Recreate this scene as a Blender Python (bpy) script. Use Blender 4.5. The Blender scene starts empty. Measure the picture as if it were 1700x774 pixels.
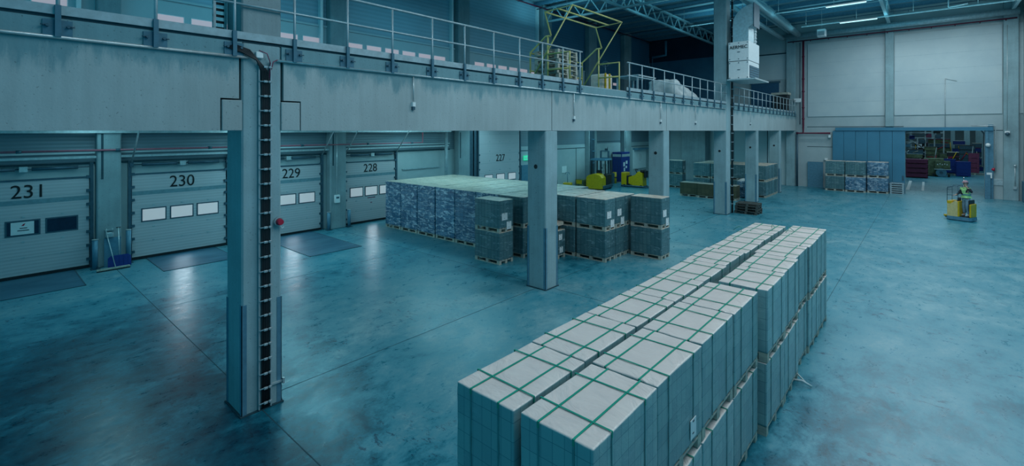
import bpy, math, random
from mathutils import Vector, Matrix, noise, Euler
C = bpy.context.scene.collection
SC = bpy.context.scene
PI = math.pi
random.seed(7)

# ------------------------------------------------------------------ camera, world, lights, exposure
YAW = math.atan(690 / 786.0)
cam_d = bpy.data.cameras.new('camera')
cam = bpy.data.objects.new('camera', cam_d)
C.objects.link(cam)
cam.location = (0, 0, 4.5)
cam.rotation_euler = (PI / 2, 0, YAW)
cam_d.sensor_fit = 'HORIZONTAL'
cam_d.sensor_width = 36.0
cam_d.lens = 36.0 * 786 / 1700
cam_d.shift_y = -(387 - 217) / 1700.0
cam_d.clip_end = 400
SC.camera = cam
SC.view_settings.view_transform = 'Standard'
SC.view_settings.look = 'None'
SC.view_settings.exposure = 0.0
SC.view_settings.gamma = 1.0
SC.view_settings.use_curve_mapping = False

W = bpy.data.worlds.new('world')
SC.world = W
W.use_nodes = True
bg = W.node_tree.nodes['Background']
bg.inputs[0].default_value = (0.05, 0.48, 0.72, 1)
bg.inputs[1].default_value = 0.56

LIGHT_COL = (0.36, 0.86, 1.0)
def area(name, loc, sx, sy, power, rot=(0, 0, 0), col=LIGHT_COL, spread=PI):
    l = bpy.data.lights.new(name, 'AREA')
    l.shape = 'RECTANGLE'; l.size = sx; l.size_y = sy; l.energy = power; l.color = col
    l.spread = spread
    o = bpy.data.objects.new(name, l)
    C.objects.link(o); o.location = loc; o.rotation_euler = rot
    return o
# the long lamp rows that hang under the hall roof
for (yy, pw) in ((4.5, 400), (11.5, 480), (17.5, 430), (23.3, 400), (29.0, 360), (34.6, 350), (40.2, 330)):
    area('hall_lamp_row_light', (.1, yy, 11.95), 8.6, 0.5, pw, col=(0.76, 0.93, 1.0))
# added fill lights facing up to brighten the roof, without fittings
for (xx, yy, ln, pw) in ((-1.8, 29.0, 11, 45), (-1.8, 34.6, 11, 45), (-1.8, 40.2, 11, 40), (-11.4, 22, 4, 40), (-11.4, 29, 4, 40), (-17.6, 25, 4, 35), (-11.4, 35.6, 4, 30)):
    area('roof_fill_uplight', (xx, yy, 11.7), ln, 0.5, pw*1.9, rot=(PI, 0, 0), col=(0.25, 0.80, 1.0))
# unseen fill lights added under the mezzanine slab, set towards the doors
for (yy, pw) in ((2.6, 80), (7.8, 170), (14.8, 150), (20.5, 140), (26.5, 140), (32.0, 140), (38.5, 140)):
    area('mezzanine_underside_fill', (-16.6, yy, 5.0), 6.5, 0.6, pw)
# fill lights added above the mezzanine deck, mostly near the front
for (yy, pw) in ((0.0, 70), (7.0, 150), (15.0, 100), (23.0, 25)):
    area('mezzanine_deck_fill', (-14.5, yy, 11.5), 8.0, 0.6, pw, col=(0.12, 0.72, 1.0))
# daylight entering low through the panes of the dock doors
for (yy, pw) in ((5.1, 12), (9.1, 12), (13.0, 8)):
    area('door_pane_daylight', (-20.55, yy, 1.55), 2.6, 0.5, pw, rot=(0, -PI / 2 , 0), col=(0.75, 0.9, 1.0))
# lamps of the next hall, seen through the opening
area('next_hall_light', (1.5, 60, 7.5), 12, 14, 600, col=(0.5, 0.85, 1.0))
area('next_hall_light', (1.5, 76, 7.5), 12, 10, 260, col=(0.5, 0.85, 1.0))

# ------------------------------------------------------------------ mesh helpers
class MB:
    def __init__(s):
        s.v = []; s.f = []; s.m = []; s.sm = []
    def add(s, vs, fs, mat=0, smooth=False):
        b = len(s.v); s.v.extend([tuple(p) for p in vs])
        for f in fs:
            s.f.append([b + i for i in f]); s.m.append(mat); s.sm.append(smooth)
        return s
    def box(s, x0, y0, z0, x1, y1, z1, mat=0, ch=0.0):
        if x1 < x0: x0, x1 = x1, x0
        if y1 < y0: y0, y1 = y1, y0
        if z1 < z0: z0, z1 = z1, z0
        if ch <= 0:
            vs = [(x0,y0,z0),(x1,y0,z0),(x1,y1,z0),(x0,y1,z0),(x0,y0,z1),(x1,y0,z1),(x1,y1,z1),(x0,y1,z1)]
            s.add(vs, [(0,3,2,1),(4,5,6,7),(0,1,5,4),(1,2,6,5),(2,3,7,6),(3,0,4,7)], mat)
        else:
            c = min(ch, (x1-x0)*.45, (y1-y0)*.45, (z1-z0)*.45)
            def ring(z, i):
                a0, a1, b0, b1 = x0+i, x1-i, y0+i, y1-i
                k = c
                return [(a0+k,b0,z),(a1-k,b0,z),(a1,b0+k,z),(a1,b1-k,z),(a1-k,b1,z),(a0+k,b1,z),(a0,b1-k,z),(a0,b0+k,z)]
            vs = ring(z0, c*.7) + ring(z0+c, 0) + ring(z1-c, 0) + ring(z1, c*.7)
            fs = [tuple(reversed(range(8))), tuple(range(24, 32))]
            for r in range(3):
                for i in range(8):
                    j = (i+1) % 8
                    fs.append((r*8+i, r*8+j, r*8+8+j, r*8+8+i))
            s.add(vs, fs, mat)
        return s
    def cyl(s, p0, p1, r, n=10, mat=0, r2=None, caps=True):
        p0 = Vector(p0); p1 = Vector(p1); d = (p1-p0)
        if d.length < 1e-6: return s
        d.normalize()
        a = Vector((0,0,1)) if abs(d.z) < .9 else Vector((1,0,0))
        u = d.cross(a).normalized(); w = d.cross(u)
        r2 = r if r2 is None else r2
        vs = []
        for (p, rr) in ((p0, r), (p1, r2)):
            for i in range(n):
                t = 2*PI*i/n
                vs.append(p + u*math.cos(t)*rr + w*math.sin(t)*rr)
        s.add(vs, [(i, (i+1) % n, n+(i+1) % n, n+i) for i in range(n)], mat, True)
        if caps:
            s.add(vs[:n], [tuple(reversed(range(n)))], mat); s.add(vs[n:], [tuple(range(n))], mat)
        return s
    def tube(s, pts, r, n=8, mat=0):
        P = [Vector(p) for p in pts]
        rings = []
        for i, p in enumerate(P):
            a = (P[i]-P[i-1]).normalized() if i else (P[1]-P[0]).normalized()
            b = (P[i+1]-P[i]).normalized() if i < len(P)-1 else a
            t = (a+b)
            t = t.normalized() if t.length > 1e-6 else a
            ref = Vector((0,0,1)) if abs(t.z) < .9 else Vector((1,0,0))
            u = t.cross(ref).normalized()
            if rings and u.dot(lastu) < 0: u = -u
            lastu = u
            w = t.cross(u)
            rings.append([p + u*math.cos(2*PI*k/n)*r + w*math.sin(2*PI*k/n)*r for k in range(n)])
        vs = [q for rg in rings for q in rg]
        fs = []
        for i in range(len(P)-1):
            for k in range(n):
                fs.append((i*n+k, i*n+(k+1) % n, (i+1)*n+(k+1) % n, (i+1)*n+k))
        s.add(vs, fs, mat, True)
        s.add(rings[0], [tuple(reversed(range(n)))], mat); s.add(rings[-1], [tuple(range(n))], mat)
        return s
    def bar(s, p0, p1, w, h, mat=0):
        """rectangular bar between two points, w across, h in the other direction"""
        p0 = Vector(p0); p1 = Vector(p1); d = (p1-p0).normalized()
        a = Vector((0,0,1)) if abs(d.z) < .95 else Vector((1,0,0))
        u = d.cross(a).normalized()*w/2; v = d.cross(u).normalized()*h/2
        vs = [p0-u-v, p0+u-v, p0+u+v, p0-u+v, p1-u-v, p1+u-v, p1+u+v, p1-u+v]
        return s.add(vs, [(0,3,2,1),(4,5,6,7),(0,1,5,4),(1,2,6,5),(2,3,7,6),(3,0,4,7)], mat)
    def prism(s, poly, axis, a, b, mat=0):
        """poly: 2-D outline in the plane across `axis` ('x': (y,z), 'y': (x,z), 'z': (x,y))"""
        def P(q, t):
            return {'x': (t, q[0], q[1]), 'y': (q[0], t, q[1]), 'z': (q[0], q[1], t)}[axis]
        n = len(poly)
        vs = [P(q, a) for q in poly] + [P(q, b) for q in poly]
        return s.add(vs, [tuple(range(n))[::-1], tuple(range(n, 2*n))] + [(i, (i+1) % n, n+(i+1) % n, n+i) for i in range(n)], mat)
    def sph(s, c, r, n=12, m=8, mat=0, sc=(1,1,1)):
        vs = []
        for i in range(m+1):
            t = PI*i/m
            for k in range(n):
                p = 2*PI*k/n
                vs.append((c[0]+sc[0]*r*math.sin(t)*math.cos(p), c[1]+sc[1]*r*math.sin(t)*math.sin(p), c[2]+sc[2]*r*math.cos(t)))
        fs = [(i*n+k, (i+1)*n+k, (i+1)*n+(k+1) % n, i*n+(k+1) % n) for i in range(m) for k in range(n)]
        return s.add(vs, fs, mat, True)
    def mesh(s, name, mats):
        me = bpy.data.meshes.new(name)
        me.from_pydata(s.v, [], s.f)
        if not isinstance(mats, (list, tuple)): mats = [mats]
        for m in mats: me.materials.append(m)
        me.polygons.foreach_set('material_index', s.m)
        me.polygons.foreach_set('use_smooth', s.sm)
        me.validate(); me.update()
        import bmesh
        bm = bmesh.new(); bm.from_mesh(me)
        bmesh.ops.remove_doubles(bm, verts=bm.verts, dist=1e-5)
        bmesh.ops.recalc_face_normals(bm, faces=bm.faces)
        bm.to_mesh(me); bm.free()
        return me
    def build(s, name, mats, parent=None, loc=(0,0,0), rz=0.0):
        o = bpy.data.objects.new(name, s.mesh(name, mats))
        C.objects.link(o); o.location = loc; o.rotation_euler = (0,0,rz)
        if parent is not None: o.parent = parent
        return o

def tag(o, label=None, cat=None, group=None, kind=None):
    if label: o['label'] = label
    if cat: o['category'] = cat
    if group: o['group'] = group
    if kind: o['kind'] = kind
    return o
def thing(name, label, cat, loc=(0,0,0), rz=0.0, group=None):
    o = bpy.data.objects.new(name, None)
    o.empty_display_size = .2
    C.objects.link(o); o.location = loc; o.rotation_euler = (0,0,rz)
    return tag(o, label, cat, group)
def struct(o, label=None):
    o['kind'] = 'structure'
    if label: o['label'] = label
    return o
KIDS = {}
def dup(root, loc, rz=0.0, label=None, group=None, scale=None):
    if root.name not in KIDS:
        ch = [c for c in bpy.data.objects if c.parent == root]
        KIDS[root.name] = [(c, [g for g in bpy.data.objects if g.parent == c]) for c in ch]
    r = root.copy(); C.objects.link(r); r.location = loc; r.rotation_euler = (0,0,rz)
    if scale: r.scale = scale
    if label: r['label'] = label
    if group: r['group'] = group
    for (c0, gs) in KIDS[root.name]:
        c = c0.copy(); C.objects.link(c); c.parent = r
        for g0 in gs:
            g = g0.copy(); C.objects.link(g); g.parent = c
    return r
ORD = ['nearest', 'second', 'third', 'fourth', 'fifth', 'sixth', 'seventh', 'eighth', 'farthest']

# ------------------------------------------------------------------ materials
def new_mat(name):
    m = bpy.data.materials.new(name); m.use_nodes = True
    nt = m.node_tree; b = nt.nodes['Principled BSDF']
    return m, nt, b
def N(nt, t, **kw):
    n = nt.nodes.new(t)
    for k, v in kw.items():
        if k.startswith('i_'):
            key = k[2:]
            n.inputs[int(key) if key.isdigit() else key.replace('_', ' ')].default_value = v
        else: setattr(n, k, v)
    return n
def ramp(nt, fac, stops):
    r = nt.nodes.new('ShaderNodeValToRGB')
    e = r.color_ramp.elements
    while len(e) < len(stops): e.new(.5)
    for i, (p, c) in enumerate(stops):
        e[i].position = p; e[i].color = (c[0], c[1], c[2], 1) if len(c) == 3 else c
    nt.links.new(fac, r.inputs[0]); return r
def coords(nt, scale=(1,1,1), rot=(0,0,0), kind='Object'):
    tc = nt.nodes.new('ShaderNodeTexCoord'); mp = nt.nodes.new('ShaderNodeMapping')
    mp.inputs['Scale'].default_value = scale; mp.inputs['Rotation'].default_value = rot
    nt.links.new(tc.outputs[kind], mp.inputs[0]); return mp.outputs[0]
def noise_mat(name, c1, c2, scale=3.0, rough=.6, metal=0.0, bump=.1, stretch=(1,1,1), detail=6, lo=.35, hi=.65, spec=.4):
    m, nt, b = new_mat(name)
    v = coords(nt, stretch)
    n = N(nt, 'ShaderNodeTexNoise', i_Scale=scale, i_Detail=detail, i_Roughness=.6)
    nt.links.new(v, n.inputs['Vector'])
    r = ramp(nt, n.outputs['Fac'], [(lo, c1), (hi, c2)])
    nt.links.new(r.outputs[0], b.inputs['Base Color'])
    b.inputs['Roughness'].default_value = rough; b.inputs['Metallic'].default_value = metal
    b.inputs['Specular IOR Level'].default_value = spec
    if bump:
        n2 = N(nt, 'ShaderNodeTexNoise', i_Scale=scale*9, i_Detail=4)
        nt.links.new(v, n2.inputs['Vector'])
        bp = N(nt, 'ShaderNodeBump', i_Strength=bump, i_Distance=.01)
        nt.links.new(n2.outputs['Fac'], bp.inputs['Height']); nt.links.new(bp.outputs[0], b.inputs['Normal'])
    return m
def flat(name, c, rough=.5, metal=0.0, var=.12, scale=8):
    c2 = tuple(min(1, x*(1+var)) for x in c); c1 = tuple(x*(1-var) for x in c)
    return noise_mat(name, c1, c2, scale, rough, metal, bump=.03)
def emis(name, c, s):
    m, nt, b = new_mat(name)
    b.inputs['Base Color'].default_value = (*c, 1); b.inputs['Emission Color'].default_value = (*c, 1)
    b.inputs['Emission Strength'].default_value = s
    return m
def ramp_v(nt, sock, a, c):
    mr = N(nt, 'ShaderNodeMapRange', interpolation_type='SMOOTHSTEP'); nt.links.new(sock, mr.inputs[0])
    mr.inputs[1].default_value = a; mr.inputs[2].default_value = c
    return mr.outputs[0]
def concrete(name, c, var=.22, streak=.3, scale=.8, runs=None):
    """grey cast concrete: broad clouds, faint vertical run marks, fine pores"""
    m, nt, b = new_mat(name)
    v = coords(nt)
    n1 = N(nt, 'ShaderNodeTexNoise', i_Scale=scale, i_Detail=8, i_Roughness=.62); nt.links.new(v, n1.inputs['Vector'])
    v2 = coords(nt, (5, 5, .35))
    n2 = N(nt, 'ShaderNodeTexNoise', i_Scale=1.6, i_Detail=5, i_Roughness=.6); nt.links.new(v2, n2.inputs['Vector'])
    mx = N(nt, 'ShaderNodeMath', operation='MULTIPLY_ADD'); mx.inputs[1].default_value = streak
    nt.links.new(n2.outputs['Fac'], mx.inputs[0])
    m3 = N(nt, 'ShaderNodeMath', operation='MULTIPLY'); m3.inputs[1].default_value = 1-streak
    nt.links.new(n1.outputs['Fac'], m3.inputs[0]); nt.links.new(m3.outputs[0], mx.inputs[2])
    lo = tuple(x*(1-var) for x in c); hi = tuple(min(1, x*(1+var)) for x in c)
    r = ramp(nt, mx.outputs[0], [(.34, lo), (.5, c), (.66, hi)])
    vor = N(nt, 'ShaderNodeTexNoise', i_Scale=28, i_Detail=2); nt.links.new(v, vor.inputs['Vector'])
    pr = ramp(nt, vor.outputs['Fac'], [(.27, (.45,.45,.45)), (.34, (1,1,1))])
    mu = N(nt, 'ShaderNodeMix', data_type='RGBA', blend_type='MULTIPLY'); mu.inputs[0].default_value = .7
    nt.links.new(r.outputs[0], mu.inputs[6]); nt.links.new(pr.outputs[0], mu.inputs[7])
    last = mu.outputs[2]
    if runs:
        # dirt that has run down from the top edge: ragged, streaked, uneven along the beam
        sp = N(nt, 'ShaderNodeSeparateXYZ'); nt.links.new(v, sp.inputs[0])
        n5 = N(nt, 'ShaderNodeTexNoise', i_Scale=1.0, i_Detail=8, i_Roughness=.7); nt.links.new(coords(nt, (1, 2.2, .5)), n5.inputs['Vector'])
        q = N(nt, 'ShaderNodeMath', operation='MULTIPLY_ADD'); q.inputs[1].default_value = 1.5
        nt.links.new(n5.outputs['Fac'], q.inputs[0]); nt.links.new(sp.outputs[2], q.inputs[2])
        mr = ramp_v(nt, q.outputs[0], runs+.42, runs+.72)
        m6 = N(nt, 'ShaderNodeMix', data_type='RGBA', blend_type='MULTIPLY'); nt.links.new(mr, m6.inputs[0])
        nt.links.new(last, m6.inputs[6]); m6.inputs[7].default_value = (.42, .66, .72, 1); last = m6.outputs[2]
    nt.links.new(last, b.inputs['Base Color'])
    b.inputs['Roughness'].default_value = .75
    bp = N(nt, 'ShaderNodeBump', i_Strength=.25, i_Distance=.01)
    nt.links.new(vor.outputs['Fac'], bp.inputs['Height']); nt.links.new(bp.outputs[0], b.inputs['Normal'])
    return m
def ribbed(name, c, axis='z', pitch=.1, depth=.5, rough=.45, var=.05):
    """sheet metal panel with fine ribs; axis: direction across the ribs"""
    m, nt, b = new_mat(name)
    v = coords(nt)
    sp = N(nt, 'ShaderNodeSeparateXYZ'); nt.links.new(v, sp.inputs[0])
    mu = N(nt, 'ShaderNodeMath', operation='MULTIPLY'); mu.inputs[1].default_value = 2*PI/pitch
    nt.links.new(sp.outputs[{'x':0,'y':1,'z':2}[axis]], mu.inputs[0])
    si = N(nt, 'ShaderNodeMath', operation='SINE'); nt.links.new(mu.outputs[0], si.inputs[0])
    bp = N(nt, 'ShaderNodeBump', i_Strength=depth, i_Distance=.012)
    nt.links.new(si.outputs[0], bp.inputs['Height']); nt.links.new(bp.outputs[0], b.inputs['Normal'])
    n = N(nt, 'ShaderNodeTexNoise', i_Scale=.7, i_Detail=3); nt.links.new(v, n.inputs['Vector'])
    lo = tuple(x*(1-var) for x in c); hi = tuple(min(1, x*(1+var)) for x in c)
    r = ramp(nt, n.outputs['Fac'], [(.3, lo), (.7, hi)])
    # thin groove lines between ribs
    g = ramp(nt, si.outputs[0], [(0.0, (.90,.90,.90)), (.12, (1,1,1))])
    mx = N(nt, 'ShaderNodeMix', data_type='RGBA', blend_type='MULTIPLY'); mx.inputs[0].default_value = 1
    nt.links.new(r.outputs[0], mx.inputs[6]); nt.links.new(g.outputs[0], mx.inputs[7])
    nt.links.new(mx.outputs[2], b.inputs['Base Color'])
    b.inputs['Roughness'].default_value = rough
    return m

def floor_mat():
    """power-floated slab: cloudy polish, trowel streaks, worn dark areas with some painted shade, chips and tyre scuffs"""
    m, nt, b = new_mat('worn_concrete_floor')
    L = nt.links.new
    v = coords(nt)
    def noise_(scale, stretch, rot, detail, rough, dist=0.0):
        n = N(nt, 'ShaderNodeTexNoise', i_Scale=scale, i_Detail=detail, i_Roughness=rough, i_Distortion=dist)
        L(coords(nt, stretch, (0, 0, rot)), n.inputs['Vector']); return n.outputs['Fac']
    def math(op, a, b_, c=None):
        n = N(nt, 'ShaderNodeMath', operation=op)
        for i, q in enumerate((a, b_, c)):
            if q is None: continue
            if isinstance(q, (int, float)): n.inputs[i].default_value = q
            else: L(q, n.inputs[i])
        return n.outputs[0]
    big = noise_(.22, (1, .7, 1), .4, 4, .55, .4)
    clo = noise_(1.1, (1, .8, 1), .5, 12, .74, .25)
    stk = noise_(3.2, (1.5, .8, 1), .62, 12, .78, .3)
    fin = noise_(14, (1.4, .8, 1), .62, 8, .8, .2)
    t = math('MULTIPLY', big, .50)
    t = math('MULTIPLY_ADD', clo, .62, t)
    t = math('MULTIPLY_ADD', stk, .42, t)
    t = math('MULTIPLY_ADD', fin, .22, t)          # mean about .88
    # worn dark areas, plus shade painted in at near left and beside stacks
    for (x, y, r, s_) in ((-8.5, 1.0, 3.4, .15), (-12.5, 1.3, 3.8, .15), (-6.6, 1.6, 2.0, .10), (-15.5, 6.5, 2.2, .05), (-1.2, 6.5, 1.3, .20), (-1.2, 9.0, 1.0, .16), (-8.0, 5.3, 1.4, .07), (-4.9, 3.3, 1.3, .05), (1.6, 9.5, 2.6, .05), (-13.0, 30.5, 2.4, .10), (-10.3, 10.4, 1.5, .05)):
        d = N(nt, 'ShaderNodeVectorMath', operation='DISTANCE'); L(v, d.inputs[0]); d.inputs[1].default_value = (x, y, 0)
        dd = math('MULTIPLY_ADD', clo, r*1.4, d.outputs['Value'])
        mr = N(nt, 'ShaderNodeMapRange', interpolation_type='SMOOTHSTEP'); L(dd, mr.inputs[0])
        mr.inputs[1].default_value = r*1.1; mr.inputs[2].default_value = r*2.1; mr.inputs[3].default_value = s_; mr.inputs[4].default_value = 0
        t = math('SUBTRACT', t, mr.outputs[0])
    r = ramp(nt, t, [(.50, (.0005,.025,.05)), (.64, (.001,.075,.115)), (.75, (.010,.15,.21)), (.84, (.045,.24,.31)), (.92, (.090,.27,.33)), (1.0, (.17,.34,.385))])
    chips = noise_(3.0, (1.0, 2.0, 1), -.6, 14, .85)
    s = ramp(nt, chips, [(.425, (.05,.22,.32)), (.445, (1,1,1))])
    area_ = ramp(nt, noise_(.45, (1,1,1), 0, 2, .5), [(.50, (0,0,0)), (.60, (1,1,1))])
    mx = N(nt, 'ShaderNodeMix', data_type='RGBA', blend_type='MULTIPLY')
    L(area_.outputs[0], mx.inputs[0]); L(r.outputs[0], mx.inputs[6]); L(s.outputs[0], mx.inputs[7])
    L(mx.outputs[2], b.inputs['Base Color'])
    rr = ramp(nt, stk, [(.35, (.24,.24,.24)), (.65, (.42,.42,.42))])
    L(rr.outputs[0], b.inputs['Roughness'])
    b.inputs['Specular IOR Level'].default_value = .5
    bp = N(nt, 'ShaderNodeBump', i_Strength=.10, i_Distance=.01)
    L(fin, bp.inputs['Height']); L(bp.outputs[0], b.inputs['Normal'])
    return m

def wrap_mat(name, ca, cb, line, film, box=(.2, .26), film_lo=.55, film_hi=.75, rough=.3, bump=.5, stretch=(1.2,1.2,5), nscale=2.2, seam=.006):
    """cartons seen through stretch film: carton grid, pale folds of film with painted glints, glossy wrinkles"""
    m, nt, b = new_mat(name)
    v = coords(nt)
    oi = nt.nodes.new('ShaderNodeObjectInfo')
    sp = N(nt, 'ShaderNodeSeparateXYZ'); nt.links.new(v, sp.inputs[0])
    a = N(nt, 'ShaderNodeMath', operation='ADD'); nt.links.new(sp.outputs[0], a.inputs[0]); nt.links.new(sp.outputs[1], a.inputs[1])
    cb_ = N(nt, 'ShaderNodeCombineXYZ'); nt.links.new(a.outputs[0], cb_.inputs[0]); nt.links.new(sp.outputs[2], cb_.inputs[1])
    br = N(nt, 'ShaderNodeTexBrick', offset=0.0)
    br.inputs['Scale'].default_value = 1; br.inputs['Mortar Size'].default_value = seam
    br.inputs['Brick Width'].default_value = box[0]; br.inputs['Row Height'].default_value = box[1]
    br.inputs['Mortar Smooth'].default_value = .4
    br.inputs['Color1'].default_value = (*ca, 1); br.inputs['Color2'].default_value = (*cb, 1); br.inputs['Mortar'].default_value = (*line, 1)
    nt.links.new(cb_.outputs[0], br.inputs['Vector'])
    # film folds; pale glints are mixed into the colour too
    off = N(nt, 'ShaderNodeVectorMath', operation='MULTIPLY_ADD')
    off.inputs[1].default_value = stretch
    nt.links.new(v, off.inputs[0])
    rv = N(nt, 'ShaderNodeCombineXYZ')
    rm = N(nt, 'ShaderNodeMath', operation='MULTIPLY'); rm.inputs[1].default_value = 37.0
    nt.links.new(oi.outputs['Random'], rm.inputs[0])
    for i in range(3): nt.links.new(rm.outputs[0], rv.inputs[i])
    nt.links.new(rv.outputs[0], off.inputs[2])
    n = N(nt, 'ShaderNodeTexNoise', i_Scale=nscale, i_Detail=7, i_Roughness=.65, i_Distortion=.9)
    nt.links.new(off.outputs[0], n.inputs['Vector'])
    fr = ramp(nt, n.outputs['Fac'], [(film_lo, (0,0,0)), (film_hi, (1,1,1))])
    mx = N(nt, 'ShaderNodeMix', data_type='RGBA')
    nt.links.new(fr.outputs[0], mx.inputs[0]); nt.links.new(br.outputs['Color'], mx.inputs[6]); mx.inputs[7].default_value = (*film, 1)
    hv = N(nt, 'ShaderNodeMapRange'); hv.inputs[3].default_value = .86; hv.inputs[4].default_value = 1.12
    nt.links.new(oi.outputs['Random'], hv.inputs[0])
    m2 = N(nt, 'ShaderNodeVectorMath', operation='SCALE'); nt.links.new(mx.outputs[2], m2.inputs[0]); nt.links.new(hv.outputs[0], m2.inputs['Scale'])
    nt.links.new(m2.outputs[0], b.inputs['Base Color'])
    b.inputs['Roughness'].default_value = rough
    bp = N(nt, 'ShaderNodeBump', i_Strength=bump, i_Distance=.03)
    nt.links.new(n.outputs['Fac'], bp.inputs['Height']); nt.links.new(bp.outputs[0], b.inputs['Normal'])
    return m

M = {}
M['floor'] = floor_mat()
M['concrete'] = concrete('cast_concrete', (.26,.38,.41))
M['concrete_beam'] = concrete('beam_concrete', (.37,.435,.445), var=.14, streak=.35, scale=.6, runs=5.62)
M['concrete_dark'] = concrete('dark_concrete', (.24,.31,.33))
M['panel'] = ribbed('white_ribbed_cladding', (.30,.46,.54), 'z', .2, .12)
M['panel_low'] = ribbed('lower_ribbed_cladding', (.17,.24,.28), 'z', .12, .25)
M['white_wall'] = noise_mat('white_wall_panel', (.44,.53,.56), (.52,.60,.61), .5, .6, bump=.02)
M['grey_wall'] = noise_mat('grey_wall_panel', (.36,.44,.46), (.44,.51,.52), .8, .6, bump=.05)
M['door_skin'] = ribbed('dock_door_skin', (.52,.50,.52), 'z', .1, .08, .5, .03)
M['roof'] = ribbed('roof_sheet', (.22,.34,.38), 'y', .3, .9, .5)
M['steel'] = flat('painted_steel', (.36,.44,.47), .4, .3)
M['steel_dark'] = flat('dark_steel', (.06,.12,.16), .45, .4)
M['steel_blue'] = flat('blue_grey_steel', (.10,.24,.33), .45, .2)
M['steel_navy'] = flat('navy_steel', (.02,.09,.17), .5, .1)
M['truss'] = flat('truss_steel', (.34,.50,.54), .5, .1)
M['bracket'] = flat('bracket_steel', (.07,.17,.23), .45, .2)
M['slide_door'] = flat('teal_door_paint', (.055,.21,.32), .4, 0, .06, 1)
M['leveller'] = noise_mat('dock_plate_steel', (.02,.10,.16), (.06,.17,.24), 1.5, .5, .1, bump=.1, stretch=(1,.4,1))
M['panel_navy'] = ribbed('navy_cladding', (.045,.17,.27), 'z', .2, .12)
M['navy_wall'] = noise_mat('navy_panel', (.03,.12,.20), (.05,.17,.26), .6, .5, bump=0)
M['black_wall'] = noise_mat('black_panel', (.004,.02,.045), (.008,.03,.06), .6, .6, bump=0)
M['joint_pale'] = flat('pale_panel_joint', (.36,.46,.50), .6)
M['galv'] = flat('galvanised_steel', (.55,.60,.61), .35, .5)
M['black'] = flat('black_rubber', (.012,.016,.02), .5)
M['seam'] = flat('dark_joint_and_shade', (.02,.06,.08), .8)
M['yellow'] = flat('yellow_paint', (.60,.36,.005), .4)
M['yellow_rail'] = flat('yellow_rail_paint', (.56,.50,.18), .45)
M['red_pipe'] = flat('dark_red_pipe_paint', (.12,.01,.035), .4)
M['pink_pipe'] = flat('faded_red_pipe_paint', (.42,.12,.16), .3)
M['wood'] = noise_mat('pallet_wood', (.30,.30,.27), (.48,.46,.38), 4, .8, bump=.2, stretch=(1,4,4))
M['wood_dark'] = noise_mat('dark_pallet_wood', (.035,.045,.045), (.09,.10,.09), 4, .8, bump=.2)
M['green'] = flat('green_strap', (.0,.27,.185), .4, 0, .1)
M['green_film'] = flat('green_strap_under_film', (.09,.23,.24), .35, 0, .15)
M['paper'] = flat('white_paper', (.72,.72,.72), .6, 0, .04)
M['dark_print'] = flat('dark_print', (.03,.04,.05), .6)
M['num'] = flat('black_number_paint', (.008,.008,.01), .5)
M['band'] = flat('grey_band_paint', (.16,.27,.31), .5)
M['glass_lit'] = emis('daylit_pane', (.50,.53,.55), .42)
M['glass_dark'] = flat('dark_pane', (.01,.03,.06), .08)
M['strip_lit'] = emis('daylit_strip_window', (.60,.49,.53), .42)
M['tube_lit'] = emis('fluorescent_tube', (.62,.64,.62), .58)
M['exit'] = emis('green_exit_sign', (.05,.75,.40), .5)
M['blue'] = flat('deep_blue_paint', (.012,.035,.20), .4)
M['maroon'] = flat('maroon_plastic', (.20,.04,.09), .5)
M['olive'] = flat('olive_paint', (.10,.13,.07), .6, 0, .5, 3)
M['white_box'] = flat('white_enamel', (.80,.82,.82), .35, 0, .04)
M['cream'] = flat('cream_panel', (.70,.62,.55), .5)
M['tan'] = flat('tan_hood_paint', (.62,.48,.22), .45)
M['hivis'] = flat('lime_vest_cloth', (.36,.66,.26), .8, 0, .1)
M['denim'] = noise_mat('blue_work_trousers', (.10,.20,.28), (.22,.34,.42), 9, .85, bump=.3)
M['dark_cloth'] = flat('dark_cloth', (.015,.02,.03), .9)
M['skin'] = flat('skin', (.42,.26,.20), .6)
M['capcloth'] = flat('pinkish_cap', (.40,.22,.25), .7)
M['tarp'] = noise_mat('pale_sheet', (.42,.47,.48), (.62,.65,.64), 4, .5, bump=.6)
M['red_lamp'] = flat('red_lamp_plastic', (.45,.02,.05), .25)
M['duct'] = flat('duct_sheet', (.46,.60,.64), .35, .4)
# film-wrapped goods
M['top_fg'] = noise_mat('pale_top_sheet', (.66,.55,.52), (.76,.65,.60), 1.4, .30, bump=.0)
def add_wrinkle(m, scale=5, strength=.6, stretch=(1,2.5,1), dist=.03):
    nt = m.node_tree; b = nt.nodes['Principled BSDF']
    v = coords(nt, stretch, (0, 0, .6))
    n = N(nt, 'ShaderNodeTexNoise', i_Scale=scale, i_Detail=5, i_Roughness=.5, i_Distortion=1.6); nt.links.new(v, n.inputs['Vector'])
    bp = N(nt, 'ShaderNodeBump', i_Strength=strength, i_Distance=dist)
    nt.links.new(n.outputs['Fac'], bp.inputs['Height']); nt.links.new(bp.outputs[0], b.inputs['Normal'])
add_wrinkle(M['top_fg'], 2.2, .8, (1, 1.5, 1), .05)
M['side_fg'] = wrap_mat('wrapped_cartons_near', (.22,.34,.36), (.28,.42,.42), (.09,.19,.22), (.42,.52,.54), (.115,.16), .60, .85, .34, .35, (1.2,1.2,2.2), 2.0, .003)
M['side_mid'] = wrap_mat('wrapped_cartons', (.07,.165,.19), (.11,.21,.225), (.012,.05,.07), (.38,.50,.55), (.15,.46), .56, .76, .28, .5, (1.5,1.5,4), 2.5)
M['side_silver'] = wrap_mat('crumpled_silver_wrap', (.035,.12,.21), (.10,.22,.33), (.008,.03,.07), (.62,.72,.80), (.21,.18), .50, .68, .18, .9, (1.6,1.6,4.5), 2.3)
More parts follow.
